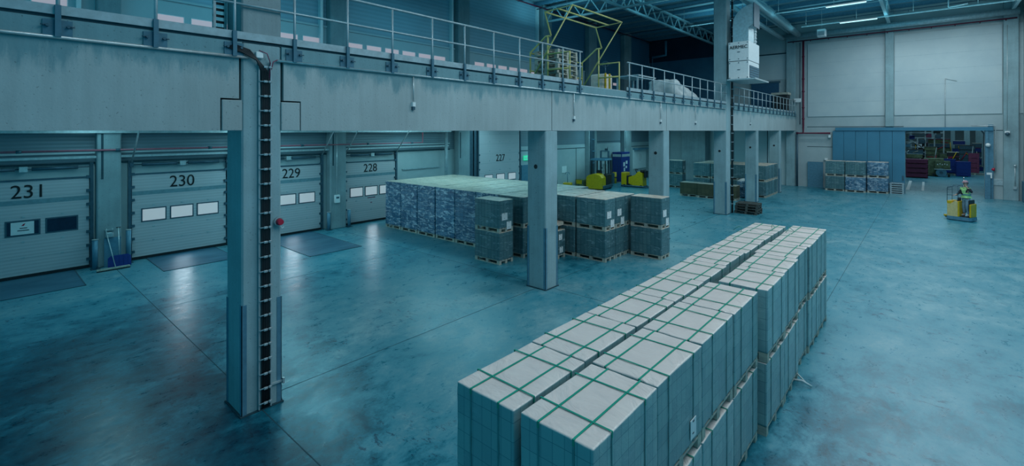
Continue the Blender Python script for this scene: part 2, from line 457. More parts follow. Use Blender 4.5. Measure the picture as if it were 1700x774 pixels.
M['top_mid'] = noise_mat('pale_film_top', (.46,.40,.33), (.84,.68,.56), 3.5, .3, bump=.5)
M['side_brown'] = wrap_mat('brown_cartons', (.07,.07,.035), (.10,.095,.05), (.02,.025,.015), (.14,.15,.11), (.25,.3), .68, .9, .6, .2)

# ------------------------------------------------------------------ the hall
XW = -20.8          # dock wall
XB = -8.07          # hall-side face of the mezzanine beam and columns
YF = 44.4           # far wall
b = MB()
b.box(-21.1, -4, -.2, 9.5, 92, 0.0, 0)
for (x0, y0, x1, y1) in ((XW, 3.07, -.4, 3.085), (XW, 10.93, -4.0, 10.945), (XW, 18.7, -4.0, 18.712), (XW, 26.8, 4.6, 26.812),
                         (-8.42, 3.4, -8.405, 44), (-14.6, 7.0, -14.59, 44), (-2.0, 14, -1.99, 44), (-14.6, 3.1, -14.59, 7.0)):
    b.box(x0, y0, -.002, x1, y1, .0015, 1)
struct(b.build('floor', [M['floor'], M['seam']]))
# painted lane lines in the next hall
for i, (x0, y0, x1, y1) in enumerate(((-1.25, 47.0, -1.05, 55.5), (-.35, 47.0, -.2, 55.0))):
    o = MB().box(x0, y0, .001, x1, y1, .004, 0).build('lane_line', M['paper'])
    tag(o, ['white painted lane line nearest the sliding door edge', 'white painted lane line further right in front of the maroon crates'][i], 'floor marking', kind='thing')

b = MB()
b.box(-21.1, -4, 0, XW, YF+.3, 3.42, 0)
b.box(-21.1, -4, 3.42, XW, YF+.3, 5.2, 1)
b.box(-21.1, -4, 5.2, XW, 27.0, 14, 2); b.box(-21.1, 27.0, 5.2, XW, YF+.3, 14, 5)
b.box(XW, -4, 3.40, XW+.06, 18.2, 3.46, 3)
b.box(XW, -4, 9.22, XW+.10, 32.5, 9.3, 4)
b.box(XW, -4, 8.16, XW+.04, 32.5, 9.22, 4)
b.box(XW, -4, 3.74, XW+.05, 18.2, 3.80, 4)
# joints of the plain wall further along
for (y0, y1, z) in ((24.6, 32.6, 3.1), (33.8, 38.4, 3.55), (39.9, 44.2, 3.0)):
    b.box(XW, y0, z, XW+.012, y1, z+.05, 3)
for y in (28.6, 31.3, 36.2): b.box(XW, y, 0, XW+.012, y+.05, 3.1, 3)
struct(b.build('wall_left', [M['grey_wall'], M['panel_low'], M['panel'], M['seam'], M['white_wall'], M['panel_navy']]))
# pilasters along the dock wall
for (y0, y1) in ((2.68, 3.30), (10.72, 11.50), (18.55, 19.45), (26.6, 27.6), (32.6, 33.8), (38.5, 39.8)):
    b = MB().box(XW, y0, 0, XW+.42, y1, 13.4, 0, .03)
    b.box(XW+.42, y0+.1, 2.9, XW+.43, y0+.16, 4.4, 1)
    struct(b.build('wall_column', [M['concrete_dark'], M['seam']]))
struct(MB().box(XW, 6.78, 0, XW+.30, 6.98, 5.2, 0).build('door_post', M['white_box']))
for y in (2.2, 10.35, 18.2, 26.2):
    o = MB().box(XW, y, 5.9, XW+.22, y+.12, 13.2, 0).build('cladding_post', M['white_box']); struct(o)

# far wall with the opening to the next hall
b = MB()
b.box(-21.1, YF, 0, -1.21, YF+.3, 14, 0)
b.box(2.85, YF, 0, 9.5, YF+.3, 14, 0)
b.box(-1.21, YF, 4.58, 2.85, YF+.3, 14, 0)
for (x0, x1) in ((-7.25, -2.36), (-1.83, 3.66), (4.42, 6.5)):
    b.box(x0, YF-.06, 5.62, x1, YF, 11.45, 1)
    for z in (6.7, 7.75, 8.8, 9.85, 10.9): b.box(x0, YF-.064, z, x1, YF-.06, z+.018, 6)
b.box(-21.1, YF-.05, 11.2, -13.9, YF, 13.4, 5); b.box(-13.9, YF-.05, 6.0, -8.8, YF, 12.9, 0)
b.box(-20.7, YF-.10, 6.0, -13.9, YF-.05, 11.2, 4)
b.box(-12.6, YF-.10, 8.75, -8.7, YF-.05, 10.85, 1)
for (x0, x1, z0, z1) in ((-12.6, -8.7, 10.85, 10.95), (-8.75, -8.65, 8.7, 10.95)): b.box(x0, YF-.11, z0, x1, YF-.05, z1, 2)
# under the mezzanine: panels and a concrete bay
b.box(-20.7, YF-.05, 0, -18.9, YF, 4.5, 1)
b.box(-18.6, YF-.05, 0, -17.3, YF, 4.5, 0)
b.box(-14.8, YF-.06, 0, -11.6, YF, 4.5, 1)
b.box(-11.4, YF-.05, 0, -8.2, YF, 4.5, 1)
for x in (-18.75, -13.2, -12.9, -11.5, -10.2): b.box(x, YF-.07, 0, x+.05, YF-.05, 4.5, 2)
for (x0, x1, z) in ((-7.3, -5.6, 3.2), (-7.3, -1.3, 4.78), (2.9, 3.7, 4.5)): b.box(x0, YF-.012, z, x1, YF, z+.04, 2)
struct(b.build('wall_far', [M['grey_wall'], M['white_wall'], M['seam'], M['concrete_dark'], M['navy_wall'], M['black_wall'], M['joint_pale']]))
struct(MB().box(-17.1, 43.2, 0, -14.95, YF, 4.5, 0, .02).build('wall_pier', M['concrete_dark']))
for (x0, x1, z0, y0) in ((-2.34, -1.85, 4.8, YF-.28), (3.70, 4.38, 0, YF-.35), (-8.73, -8.07, 5.9, YF-.35), (-8.73, -8.1, 0, YF-.4)):
    struct(MB().box(x0, y0, z0, x1, YF, 13.4 if z0 > 0 or x0 > 0 else 4.5, 0, .02).build('wall_column', M['concrete']))
b = MB().box(4.6, 36, 0, 4.9, YF, 13.5, 0)
b.box(4.5, 36, 0, 4.6, YF-.4, 1.3, 1)
for i in range(9): b.box(4.49, 36.2+i*.9, 0, 4.5, 36.24+i*.9, 1.3, 2)
struct(b.build('wall_right', [M['white_wall'], M['steel_blue'], M['seam']]))

# roof
b = MB().box(-21.1, -6, 13.5, 9.5, YF+.3, 13.8, 0)
struct(b.build('ceiling', [M['roof']]))
for i in range(17):
    y = 15.5 + i*1.75
    struct(MB().box(-20.8, y, 13.22, 4.6, y+.12, 13.5, 0).build('roof_purlin', M['steel_blue']))
def truss(axis, fixed, a, c, z0=12.3, z1=13.2, step=1.5, name='roof_truss'):
    b = MB()
    def P(t, z): return (fixed, t, z) if axis == 'y' else (t, fixed, z)
    for z, w in ((z0, .17), (z1, .17)): b.bar(P(a, z), P(c, z), w, .13, 0)
    n = int((c-a)/step); s = (c-a)/n
    for k in range(n):
        t = a + k*s
        b.bar(P(t, z0), P(t+s/2, z1), .07, .07, 0); b.bar(P(t+s/2, z1), P(t+s, z0), .07, .07, 0)
    return struct(b.build(name, M['truss']))
truss('y', -14.5, 14, 44.2); truss('y', -8.45, 27.3, 44.2, 12.45); truss('y', -2.1, 16, 44.1); truss('y', 4.1, 26, 44.1)
truss('x', 26.85, -20.3, -8.8, 12.2, 13.2, 1.3)

# ------------------------------------------------------------------ mezzanine
col_y = [(2.78, 3.38), (10.62, 11.2), (18.55, 19.12), (26.52, 27.2), (32.4, 32.95), (38.55, 39.1)]
for i, (y0, y1) in enumerate(col_y):
    top = 13.4 if i == 3 else (5.9 if i == 0 else 4.5)
    if i == 0: struct(MB().box(-8.73, y0, 5.9, XB, y1, 13.4, 0, .02).build('concrete_column', M['concrete_dark']))  # upper shaft in darker concrete; its shade is put into the colour
    b = MB().box(-8.73, y0, 0, XB, y1, top, 0, .025)
    # steel edge guards up to 1.75 m
    for (cx, cy, sx, sy) in ((-8.73, y0, 1, 1), (XB, y0, -1, 1), (XB, y1, -1, -1)):
        b.box(cx-.006*sx, cy-.006*sy, 0, cx+.07*sx, cy+.004*sy, 1.75, 1)
        b.box(cx-.006*sx, cy-.006*sy, 0, cx+.004*sx, cy+.07*sy, 1.75, 1)
    b.box(-8.76, y0-.03, 0, XB+.03, y1+.03, .02, 2)
    o = b.build('concrete_column', [M['concrete'], M['steel_blue'], M['seam']])
    struct(o, ['tall square concrete column carrying the cable ladder, nearest the camera', 'square concrete column just right of the big block of wrapped loads', 'square concrete column behind the end of the wrapped block',
               'tall square concrete column behind the stack of empty pallets', 'fifth concrete column under the mezzanine edge', 'last free concrete column before the far wall'][i])
    if i:
        z = [0, 3.47, 3.58, 3.40, 3.44, 3.42][i]
        # round cast-in socket on the near face
        s = MB(); s.cyl((-8.42, y0-.004, z), (-8.42, y0+.01, z), .082, 18, 1); s.cyl((-8.42, y0-.006, z), (-8.42, y0+.01, z), .066, 18, 0)
        o2 = s.build('cast_in_socket', [M['black'], M['steel']]); o2['kind'] = 'structure'
# beams between the columns, cut back above the corbels
spans = [(-3.2, 2.74, 0, 1), (3.42, 10.90, 1, 0), (10.93, 18.80, 0, 0), (18.83, 26.48, 0, 0), (27.24, 35.6, 0, 0), (35.63, YF, 0, 0)]
for (y0, y1, cn, cf) in spans:
    a0 = y0 + (.29 if cn else 0); a1 = y1 - (.26 if cf else 0)
    poly = [(a0, 4.5), (a1, 4.5)]
    if cf: poly += [(a1, 5.0), (y1, 5.0)]
    poly += [(y1, 5.64), (y0, 5.64)]
    if cn: poly += [(y0, 5.0), (a0, 5.0)]
    b = MB().prism(poly, 'x', -8.62, XB+.0)
    struct(b.build('concrete_beam', M['concrete_beam']))
for (y0, y1) in ((2.50, 2.78), (3.38, 3.69)):
    struct(MB().box(-8.6, y0, 4.5, XB+.012, y1, 4.975, 0, .008).build('concrete_corbel', M['concrete_beam']))
b = MB().box(XW, -3.2, 5.2, -8.3, YF, 5.62, 0)
b.box(-9.2, -3.2, 5.66, XB+.02, 2.78, 5.885, 0); b.box(-9.2, 3.38, 5.66, XB+.02, 26.5, 5.885, 0); b.box(-9.2, 27.2, 5.66, XB+.02, YF, 5.885, 0)
b.box(XW, -3.2, 5.62, -9.2, YF, 5.885, 0)
b.box(-9.2, -3.2, 5.885, XB+.0, 12.3, 5.93, 1); b.box(-9.2, 15.4, 5.885, XB+.0, 26.4, 5.93, 1); b.box(-9.2, 27.3, 5.885, XB+.0, YF-.4, 5.93, 1)  # dark strip painted in as the slab's shadow line below the toe board
struct(b.build('mezzanine_slab', [M['concrete_beam'], M['seam']]))

# ------------------------------------------------------------------ dock doors
def number_mesh(txt, size, ext=.006):
    cu = bpy.data.curves.new('number', 'FONT'); cu.body = txt; cu.size = size; cu.extrude = ext; cu.align_x = 'CENTER'
    o = bpy.data.objects.new('tmp', cu); C.objects.link(o)
    bpy.context.view_layer.update()
    me = bpy.data.meshes.new_from_object(o.evaluated_get(bpy.context.evaluated_depsgraph_get()))
    bpy.data.objects.remove(o); bpy.data.curves.remove(cu)
    return me
def text_obj(name, txt, size, mat, parent, loc, rot, sx=1.0):
    me = number_mesh(txt, size); me.materials.clear(); me.materials.append(mat)
    o = bpy.data.objects.new(name, me); C.objects.link(o); o.parent = parent; o.location = loc; o.rotation_euler = rot; o.scale = (sx, 1, 1)
    return o
def dock_door(n, num, y0, y1, h, lit, numy, numz, nums, band=True, z_w=(1.33, 1.73), wins=None):
    t = thing('door_%d' % n, 'white sectional dock door numbered %s' % num, 'door', (XW, (y0+y1)/2, 0))
    t['kind'] = 'structure'
    w = (y1-y0)/2
    b = MB().box(.02, -w, .04, .09, w, h, 0)
    for k in range(1, int(h/.61)+1):
        b.box(.089, -w, k*.61, .091, w, k*.61+.008, 1)
    b.build('door_panel', [M['door_skin'], M['band']], t)
    if band: MB().box(.09, -w, 2.24, .096, w, 2.38, 0).build('grey_band', M['band'], t)
    fb = MB()
    for s in (-1, 1):
        fb.box(.0, s*(w+.02), 0, .14, s*(w+.11), h+.5, 0)
        for k in range(7): fb.box(.10, s*(w-.07), .25+k*.45, .15, s*(w+.04), .34+k*.45, 0)
    fb.box(.0, -w-.05, h, .12, w+.05, h+.045, 0)
    fb.box(.09, -w, .02, .13, w, .10, 1)
    fb.build('guide_rail', [M['steel_dark'], M['black']], t)
    if h < 4:
        sb = MB().cyl((.16, -w, h+.36), (.16, w, h+.36), .018, 8, 0)
        for (a, c) in ((-.82, -.12), (.12, .82)): sb.cyl((.16, a*w, h+.36), (.16, c*w, h+.36), .055, 12, 0)
        sb.box(.05, -.09, h+.28, .24, .09, h+.44, 1)
        sb.build('torsion_spring', [M['steel_dark'], M['galv']], t)
    wins = wins or [(-.80, -.35), (-.225, .225), (.35, .80)]
    for i, (a, c) in enumerate(wins):
        f = MB().box(.09, a*w-.04, z_w[0]-.04, .105, c*w+.04, z_w[1]+.04, 0)
        fo = f.build('window_frame', M['steel_dark'], t)
        MB().box(.10, a*w, z_w[0], .11, c*w, z_w[1], 0).build('pane', M['glass_lit'] if lit else M['glass_dark'], fo)
    hb = MB()
    for y in (-.29*w*2, .0, .29*w*2) if w < 1.8 else (-.5*w, 0, .5*w):
        for z in ((.62, 1.10, 1.86) if h < 4 else (.62, 1.10, 2.0, 2.6, 3.2, 3.8, 4.3)):
            hb.box(.09, y-.035, z-.025, .105, y+.035, z+.025, 0)
    hb.build('hinge', M['steel'], t)
    text_obj('number', num, nums, M['num'], t, (.10, numy-(y0+y1)/2, numz), (PI/2, 0, PI/2), .92)
    return t
d231 = dock_door(1, '231', -.50, 2.52, 2.96, False, 1.13, 2.44, .58)
fo = [c for c in bpy.data.objects if c.parent == d231 and c.name.startswith('window_frame')][1]
sb = MB().box(.112, -.26, 1.34, .116, .24, 1.72, 0)
sb.build('notice_sheet', M['paper'], fo)
MB().prism([(-.04, 1.60), (.02, 1.60), (.05, 1.68), (.0, 1.65)], 'x', .116, .119).build('notice_emblem', M['red_lamp'], fo)
MB().box(.116, -.07, 1.52, .119, .09, 1.545).box(.116, -.12, 1.45, .119, .13, 1.475).build('notice_print', M['dark_print'], fo)
dock_door(2, '230', 3.64, 6.56, 2.96, True, 5.11, 2.46, .58)
dock_door(3, '229', 7.45, 10.42, 2.96, True, 9.10, 2.46, .58)
d228 = dock_door(4, '228', 11.62, 14.42, 2.96, True, 12.97, 2.48, .56)
nb = MB()
for k in range(5): nb.box(.09, -.20+k*.09, 1.17, .096, -.14+k*.09, 1.22)
nb.box(.09, -.05, .93, .096, .05, .97); nb.build('small_red_notice', M['maroon'], d228)
dock_door(5, '227', 20.5, 24.35, 5.1, True, 22.45, 2.55, .62, band=False, z_w=(1.30, 1.70), wins=[(-.72, -.38), (-.16, .20), (.42, .78)])
# ceiling struts of the door tracks
for (y, ) in ((-.55,), (3.62,), (6.60,), (10.45,), (11.60,), (14.45,)):
    b = MB().cyl((XW+.12, y, 3.35), (XW+1.9, y, 5.15), .025, 8, 0)
    b.box(XW+.05, y-.05, 3.25, XW+.18, y+.05, 3.45, 1)
    tag(b.build('track_strut', [M['galv'], M['steel_dark']]), 'diagonal steel strut rising from the top of a dock door rail to the slab', 'strut', 'struts of the dock door tracks')
# dock levellers
for (x1, y0, y1, lab) in ((-18.4, -.35, 2.15, 'dark steel dock plate in the floor before the leftmost dock door'), (-18.35, 4.05, 6.15, 'dark steel dock plate in the floor before the dock door left of the near column'), (-16.55, 7.95, 9.95, 'large dark steel plate in the floor just right of the near column')):
    b = MB().box(-20.68, y0, 0.0, x1, y1, .012, 0)
    b.box(-20.68, y0-.03, 0, x1+.03, y0, .016, 1); b.box(-20.68, y1, 0, x1+.03, y1+.03, .016, 1); b.box(x1, y0-.03, 0, x1+.03, y1+.03, .016, 1)
    t = thing('dock_leveller', lab, 'dock plate', (0, 0, 0)); b.build('deck_plate', [M['leveller'], M['steel_dark']], t)
# red sprinkler pipe, conduit and beam below the mezzanine, on the dock wall side
b = MB().tube([(-20.33, -3.5, 3.86), (-20.33, 15.9, 3.86), (-20.33, 15.9, 4.4)], .035, 10, 0)
for y in (.9, 3.2, 5.9, 9.4, 12.6, 15.2): b.cyl((-20.33, y-.06, 3.86), (-20.33, y+.06, 3.86), .05, 10, 1)
tag(b.build('sprinkler_pipe', [M['pink_pipe'], M['steel_dark']]), 'faded red pipe running above the row of numbered dock doors', 'pipe')
b = MB().box(-20.45, -3.2, 4.42, -20.3, 17.9, 4.56, 0)
tag(b.build('cable_tray', M['galv']), 'pale cable tray high under the mezzanine above the dock doors', 'cable tray')
b = MB().box(-20.6, -3.2, 3.60, -20.5, 17.9, 3.67, 0)
tag(b.build('wall_conduit', M['galv']), 'thin pale conduit below the red pipe over the dock doors', 'conduit')
# ------------------------------------------------------------------ guard railing on the mezzanine
RX = -8.02
def railing(y0, y1, posts, label, toe_y=None):
    t = thing('guard_railing', label, 'railing', (RX, y0, 5.66))
    pm = None
    for y in posts:
        if pm is None:
            b = MB(); b.cyl((0, 0, .04), (0, 0, 1.27), .021, 10, 0); b.box(-.012, -.028, -.01, .03, .028, .38, 1)
            post = b.build('post', [M['steel'], M['bracket']], t, (0, y-y0, 0))
            k = MB(); k.box(-.029, -.135, .0, -.010, .135, .20, 0); br = k.build('bracket', M['bracket'], post)
            k = MB()
            k.cyl((-.012, 0, 0), (.03, 0, 0), .018, 8, 0); k.cyl((.0, 0, 0), (.012, .06, 0), .009, 6, 0)
            bt = k.build('bolt', M['steel_dark'], post, (0, .095, .125)); bt2 = bt.copy(); C.objects.link(bt2); bt2.location = (0, -.095, .125); bt2.scale = (1, -1, 1)
            pm = post
        else:
            p = pm.copy(); C.objects.link(p); p.parent = t; p.location = (0, y-y0, 0)
            for g in (br, bt, bt2):
                q = g.copy(); C.objects.link(q); q.parent = p
    MB().tube([(0, 0, 1.27), (0, y1-y0, 1.27)], .024, 10).build('top_rail', M['steel'], t)
    MB().tube([(0, 0, .81), (0, y1-y0, .81)], .020, 10).build('mid_rail', M['steel'], t)
    MB().box(-.035, 0, .268, -.015, y1-y0, .385, 0).build('toe_board', M['steel'], t)
    return t
railing(-1.6, 12.42, [-1.25, -.28, .69, 1.67, 2.66, 3.58, 4.55, 5.52, 6.53, 7.48, 8.45, 9.43, 10.41, 11.39, 12.3], 'grey steel guard railing on the mezzanine edge, long run left of the yellow gate')
railing(15.35, 26.45, [15.5+1.0*i for i in range(11)], 'grey steel guard railing on the mezzanine between the yellow gate and the tall column')
railing(27.5, 43.9, [27.6+1.0*i for i in range(17)], 'grey steel guard railing on the mezzanine beyond the tall column, up to the far wall')
# conduit along the beam and drops
def conduit(pts, r, label, mat='galv', name='conduit', cat='conduit', extra=None, group=None):
    b = MB().tube(pts, r, 8, 0)
    if extra: extra(b)
    return tag(b.build(name, [M[mat], M['white_box'], M['steel_dark']]), label, cat, group)
conduit([(XB+.03, -3, 5.65), (XB+.03, 2.86, 5.65)], .022, 'thin grey pipe along the beam left of the near column')
conduit([(XB+.03, 3.30, 5.65), (XB+.03, 26.3, 5.65)], .022, 'long thin grey pipe along the beam right of the near column')
for (y, z, lab) in ((6.05, 5.0, 'short vertical conduit ending in a socket on the beam, left of the second column'), (12.0, 4.85, 'vertical conduit with socket on the beam just right of the second column'),
                    (18.2, 4.85, 'vertical conduit with socket on the beam above the third column'), (22.0, 4.85, 'vertical conduit with socket on the beam left of the tall far column'), (31.0, 4.9, 'vertical conduit with socket on the beam beyond the tall far column')):
    b = MB().cyl((XB+.03, y, 5.62), (XB+.03, y, z+.1), .012, 8, 0)
    b.box(XB, y-.035, z, XB+.06, y+.035, z+.09, 1); b.box(XB, y-.03, z-.07, XB+.05, y+.03, z, 2)
    tag(b.build('socket_drop', [M['galv'], M['white_box'], M['steel_dark']]), lab, 'conduit')
# cable ladder on the near column
t = thing('cable_ladder', 'vertical cable ladder packed with black cables on the near column', 'cable ladder', (XB, 3.11, 0))
for y in (-.09, .09):
    MB().box(.005, y-.008, .03, .05, y+.008, 5.62, 0).build('side_rail', M['steel'], t)
b = MB()
rm = None
for k in range(24):
    z = .12 + k*.235
    if rm is None:
        rm = MB().cyl((.055, -.10, 0), (.055, .10, 0), .011, 8).build('rung', M['steel'], t, (0, 0, z))
        cl = MB().box(.05, -.03, -.018, .085, .03, .018, 0, .006).build('cable_clip', M['steel'], rm)
        cl2 = MB().box(.05, .045, -.018, .085, .085, .018, 0, .006).build('cable_clip', M['steel'], rm)
    else:
        r = rm.copy(); C.objects.link(r); r.parent = t; r.location = (0, 0, z)
        for g in (cl, cl2):
            q = g.copy(); C.objects.link(q); q.parent = r
for i, y in enumerate((-.035, -.012, .012, .035, .06)):
    MB().tube([(.03, y, .03), (.032, y+.004*math.sin(i), 1.5), (.03, y, 3.2), (.03, y, 5.2), (.05, y-.02, 5.45), (.07, y-.10-.02*i, 5.62), (.06, y-.30, 5.72+.012*i), (.05, y-.52, 5.78+.012*i)], .014, 7).build('black_cable', M['black'], t)
o = MB().box(.0, -.14, 5.66, .06, -.03, 5.76, 0, .01).build('junction_box', M['white_box'], t)
MB().tube([(.03, .06, 5.3), (.05, .08, 5.6), (.07, .02, 5.74), (.06, -.10, 5.78)], .008, 6).build('thin_grey_cable', M['maroon'], t)
MB().tube([(.03, .07, 5.35), (.06, .12, 5.62), (.05, .19, 5.66)], .008, 6).build('thin_red_cable', M['maroon'], t)
# red signal lamp on the column edge
t = thing('signal_horn', 'round red signal lamp fixed to the right edge of the near column', 'alarm lamp', (XB, 3.33, 3.0))
MB().cyl((0, 0, 0), (.05, 0, 0), .075, 20).build('base_plate', M['steel'], t)
MB().cyl((.05, 0, 0), (.12, 0, 0), .06, 20, r2=.045).build('lamp_dome', M['red_lamp'], t)
MB().tube([(.02, .02, -.07), (.02, .05, -.12), (.02, .09, -.10)], .008, 6).build('cable_gland', M['galv'], t)
t = thing('bracket_arm', 'small pale bracket low on the near column', 'bracket', (XB, 3.36, .34))
MB().box(0, -.16, 0, .03, .06, .03, 0).build('arm', M['galv'], t); MB().box(0, .03, -.03, .05, .06, .06, 0).build('end_plate', M['galv'], t)
# pipes and cables on the far tall column
b = MB()
for y, r in ((27.30, .045), (27.40, .03)): b.tube([(XB+.06, y, .02), (XB+.06, y, 13.3)], r, 8, 0)
for k in range(26): b.box(XB+.01, 27.25, .5+k*.48, XB+.1, 27.42, .54+k*.48, 1)
tag(b.build('cable_riser', [M['black'], M['steel']]), 'black cable riser running the full height of the tall far column', 'cable riser')

# ------------------------------------------------------------------ strip windows on the upper dock wall
n = 0
wm = None
for k in range(38):
    y = -2.0 + k*1.055
    if any(a-.9 < y < c+.05 for (a, c) in ((2.68, 3.3), (10.7, 11.5), (18.55, 19.45), (26.6, 27.6), (32.6, 33.8))): continue
    n += 1
    if wm is None:
        wm = thing('window_%d' % n, None, None, (XW+.04, y, 8.46))
        wm['kind'] = 'structure'
        MB().box(0, 0, 0, .02, .86, .26, 0, .004).build('frame', M['white_box'], wm)
        MB().box(.02, .03, .03, .03, .83, .23, 0, .01).build('pane', M['strip_lit'], wm)
    else:
        dup(wm, (XW+.04, y, 8.46)).name = 'window_%d' % n

# ------------------------------------------------------------------ yellow pallet gate
t = thing('pallet_gate', 'yellow tubular swing gate at the loading gap in the mezzanine railing', 'gate', (-8.2, 12.1, 5.885))
Yg0, Yg1 = 0.0, 3.1
def side(y):
    b = MB(); r = .030
    b.tube([(-1.62, y, .0), (-1.62, y, 1.18), (-.98, y, 1.63), (-.80, y, 1.63)], r, 8)
    b.tube([(-.90, y, 1.63), (-.90, y, .0)], r, 8)
    b.tube([(-.90, y, 1.05), (-.06, y, 1.05), (-.06, y, .0)], r, 8)
    b.tube([(-.90, y, .55), (-.06, y, .55)], r, 8)
    return b
for i, y in enumerate((Yg0, Yg1)):
    side(y).build('side_frame', M['yellow_rail'], t)
    # swinging arm: short link up from the pivot, top bar, long diagonal back to the floor
    MB().tube([(-.78, y, 1.63), (-1.02, y, 2.42), (.04, y, 2.46), (-1.66, y, .15)], .030, 8).build('swing_arm', M['yellow_rail'], t)
for (x, z) in ((-1.02, 2.42), (.04, 2.46), (-.50, 2.44), (-1.62, 1.16), (-1.62, .58)):
    MB().tube([(x, Yg0, z), (x, Yg1, z)], .028, 8).build('cross_bar', M['yellow_rail'], t)
MB().box(-.05, -.1, -.02, .12, 3.3, .03, 0).build('floor_plate', M['steel'], t)

# ------------------------------------------------------------------ pallets and loads
def pallet_mb(w, d, h=.14, mat=0):
    """w along x, d along y"""
    b = MB()
    for ix in range(3):
        for iy in range(3):
            bx = (.14, .10)[ix != 1] if True else .1
            cx = (-w/2+.06, 0, w/2-.06)[ix]; cy = (-d/2+.05, 0, d/2-.05)[iy]
            b.box(cx-.06, cy-.05, .02, cx+.06, cy+.05, h-.04, mat)
    for cy in (-d/2+.05, 0, d/2-.05):
        b.box(-w/2, cy-.05, 0, w/2, cy+.05, .02, mat)
    for cx in (-w/2+.06, 0, w/2-.06):
        b.box(cx-.06, -d/2, h-.04, cx+.06, d/2, h-.02, mat)
    for k in range(5):
        cy = -d/2+.05 + k*(d-.1)/4
        b.box(-w/2, cy-.048, h-.02, w/2, cy+.048, h, mat)
    return b
def wrapped_body(w, d, z0, z1, nx, ny, nz, r=.03, amp=.01, seed=0, topamp=.006, fs=4.0):
    """rounded box whose skin is slightly wrinkled; material 0 sides, 1 top"""
    key = {}; vs = []
    hx, hy, hz = w/2, d/2, (z1-z0)/2; cz = (z0+z1)/2
    def G(i, n, hh):
        # close rings near the edges keep the corners crisp
        if i <= 1: return (-hh, -hh+r*.6)[i]
        if i >= n-1: return (hh-r*.6, hh)[i-n+1]
        return -hh+r*1.3+(2*hh-2.6*r)*(i-2)/(n-4)
    def V(i, j, k):
        q = (i, j, k)
        if q in key: return key[q]
        p = Vector((G(i, nx, hx), G(j, ny, hy), G(k, nz, hz)))
        inn = Vector((max(-hx+r, min(hx-r, p.x)), max(-hy+r, min(hy-r, p.y)), max(-hz+r, min(hz-r, p.z))))
        dv = p-inn
        nrm = dv.normalized() if dv.length > 1e-6 else Vector((0, 0, 1))
        p = inn + nrm*r
        a = noise.noise(Vector((p.x*fs+seed*7.3, p.y*fs, p.z*fs*1.8)))*amp + noise.noise(Vector((p.x*fs*3, p.y*fs*3+seed, p.z*fs*4)))*amp*.5
        if k == nz: a = noise.noise(Vector((p.x*5+seed, p.y*2.2, 1)))*topamp
        if k == 0: a = 0
        p = p + nrm*a
        key[q] = len(vs); vs.append((p.x, p.y, p.z+cz)); return key[q]
    b = MB(); fs_ = []; ms = []
    for i in range(nx):
        for j in range(ny):
            fs_.append((V(i,j,nz), V(i+1,j,nz), V(i+1,j+1,nz), V(i,j+1,nz))); ms.append(1)
            fs_.append((V(i,j,0), V(i,j+1,0), V(i+1,j+1,0), V(i+1,j,0))); ms.append(0)
    for i in range(nx):
        for k in range(nz):
            m_ = 1 if (k == nz-1 and topamp > 0) else 0
            fs_.append((V(i,0,k), V(i+1,0,k), V(i+1,0,k+1), V(i,0,k+1))); ms.append(m_)
            fs_.append((V(i,ny,k), V(i,ny,k+1), V(i+1,ny,k+1), V(i+1,ny,k))); ms.append(m_)
    for j in range(ny):
        for k in range(nz):
            m_ = 1 if (k == nz-1 and topamp > 0) else 0
            fs_.append((V(0,j,k), V(0,j,k+1), V(0,j+1,k+1), V(0,j+1,k))); ms.append(m_)
            fs_.append((V(nx,j,k), V(nx,j+1,k), V(nx,j+1,k+1), V(nx,j,k+1))); ms.append(m_)
    b.v = vs; b.f = [list(f) for f in fs_]; b.m = ms; b.sm = [True]*len(fs_)
    return b
TH = 1.075      # height of one loaded pallet
def make_load(name, label, cat, w, d, side, top, seg, seed, amp=.008, topamp=.006, r=.03, straps=False, pallet='wood', sheets=(), group=None, h=TH, ov=.01, fs=4.0):
    t = thing(name, label, cat, (0, 0, 0), 0, group)
    pallet_mb(w, d).build('pallet', M[pallet], t)
    wrapped_body(w+ov, d+ov, .142, h-.004, seg[0], seg[1], seg[2], r, amp, seed, topamp, fs).build('wrapped_cartons', [side, top], t)
    if straps:
        rnd = random.Random(seed)
        for x in (-.19*w/.69, .17*w/.69):
            x += rnd.uniform(-.012, .012); s = rnd.uniform(-.012, .012)
            b = MB(); zt = h+.001
            b.box(x-.009, -d/2-.013, zt-.004, x+.009, d/2+.013, zt+.002, 0)
            for e in (-1, 1):
                b.box(x-.009, e*(d/2+.008), zt-.05, x+.009, e*(d/2+.014), zt, 0)
                b.box(x-.009, e*(d/2+.007), .15, x+.009, e*(d/2+.012), zt-.05, 1)
            b.build('strap', [M['green'], M['green_film']], t)
        for y in (-.30, .27):
            y += rnd.uniform(-.02, .02); s = rnd.uniform(-.02, .02)
            b = MB(); zt = h+.004
            b.bar((-w/2-.013, y-s, zt), (w/2+.013, y+s, zt), .016, .004, 0)
            for e in (-1, 1):
                b.box(e*(w/2+.008), y+s*e-.008, zt-.05, e*(w/2+.014), y+s*e+.008, zt, 0)
                b.box(e*(w/2+.007), y+s*e-.008, .15, e*(w/2+.012), y+s*e+.008, zt-.05, 1)
            b.build('strap', [M['green'], M['green_film']], t)
    for (face, a, z, sw, sh) in sheets:
        b = MB()
        if face == 'x': b.box(w/2+.012, a-sw/2, z-sh/2, w/2+.018, a+sw/2, z+sh/2, 0); b.box(w/2+.018, a-.02, z+sh/2-.03, w/2+.020, a+.02, z+sh/2-.015, 1); b.box(w/2+.018, a-.03, z-sh/4, w/2+.020, a+.01, z-sh/4+.012, 1)
        else: b.box(a-sw/2, -d/2-.018, z-sh/2, a+sw/2, -d/2-.012, z+sh/2, 0); b.box(a-sw/4, -d/2-.020, z, a+sw/4, -d/2-.018, z+.012, 1)
        o = b.build('delivery_sheet', [M['paper'], M['dark_print']], t); o['label'] = 'white delivery sheet'
    return t

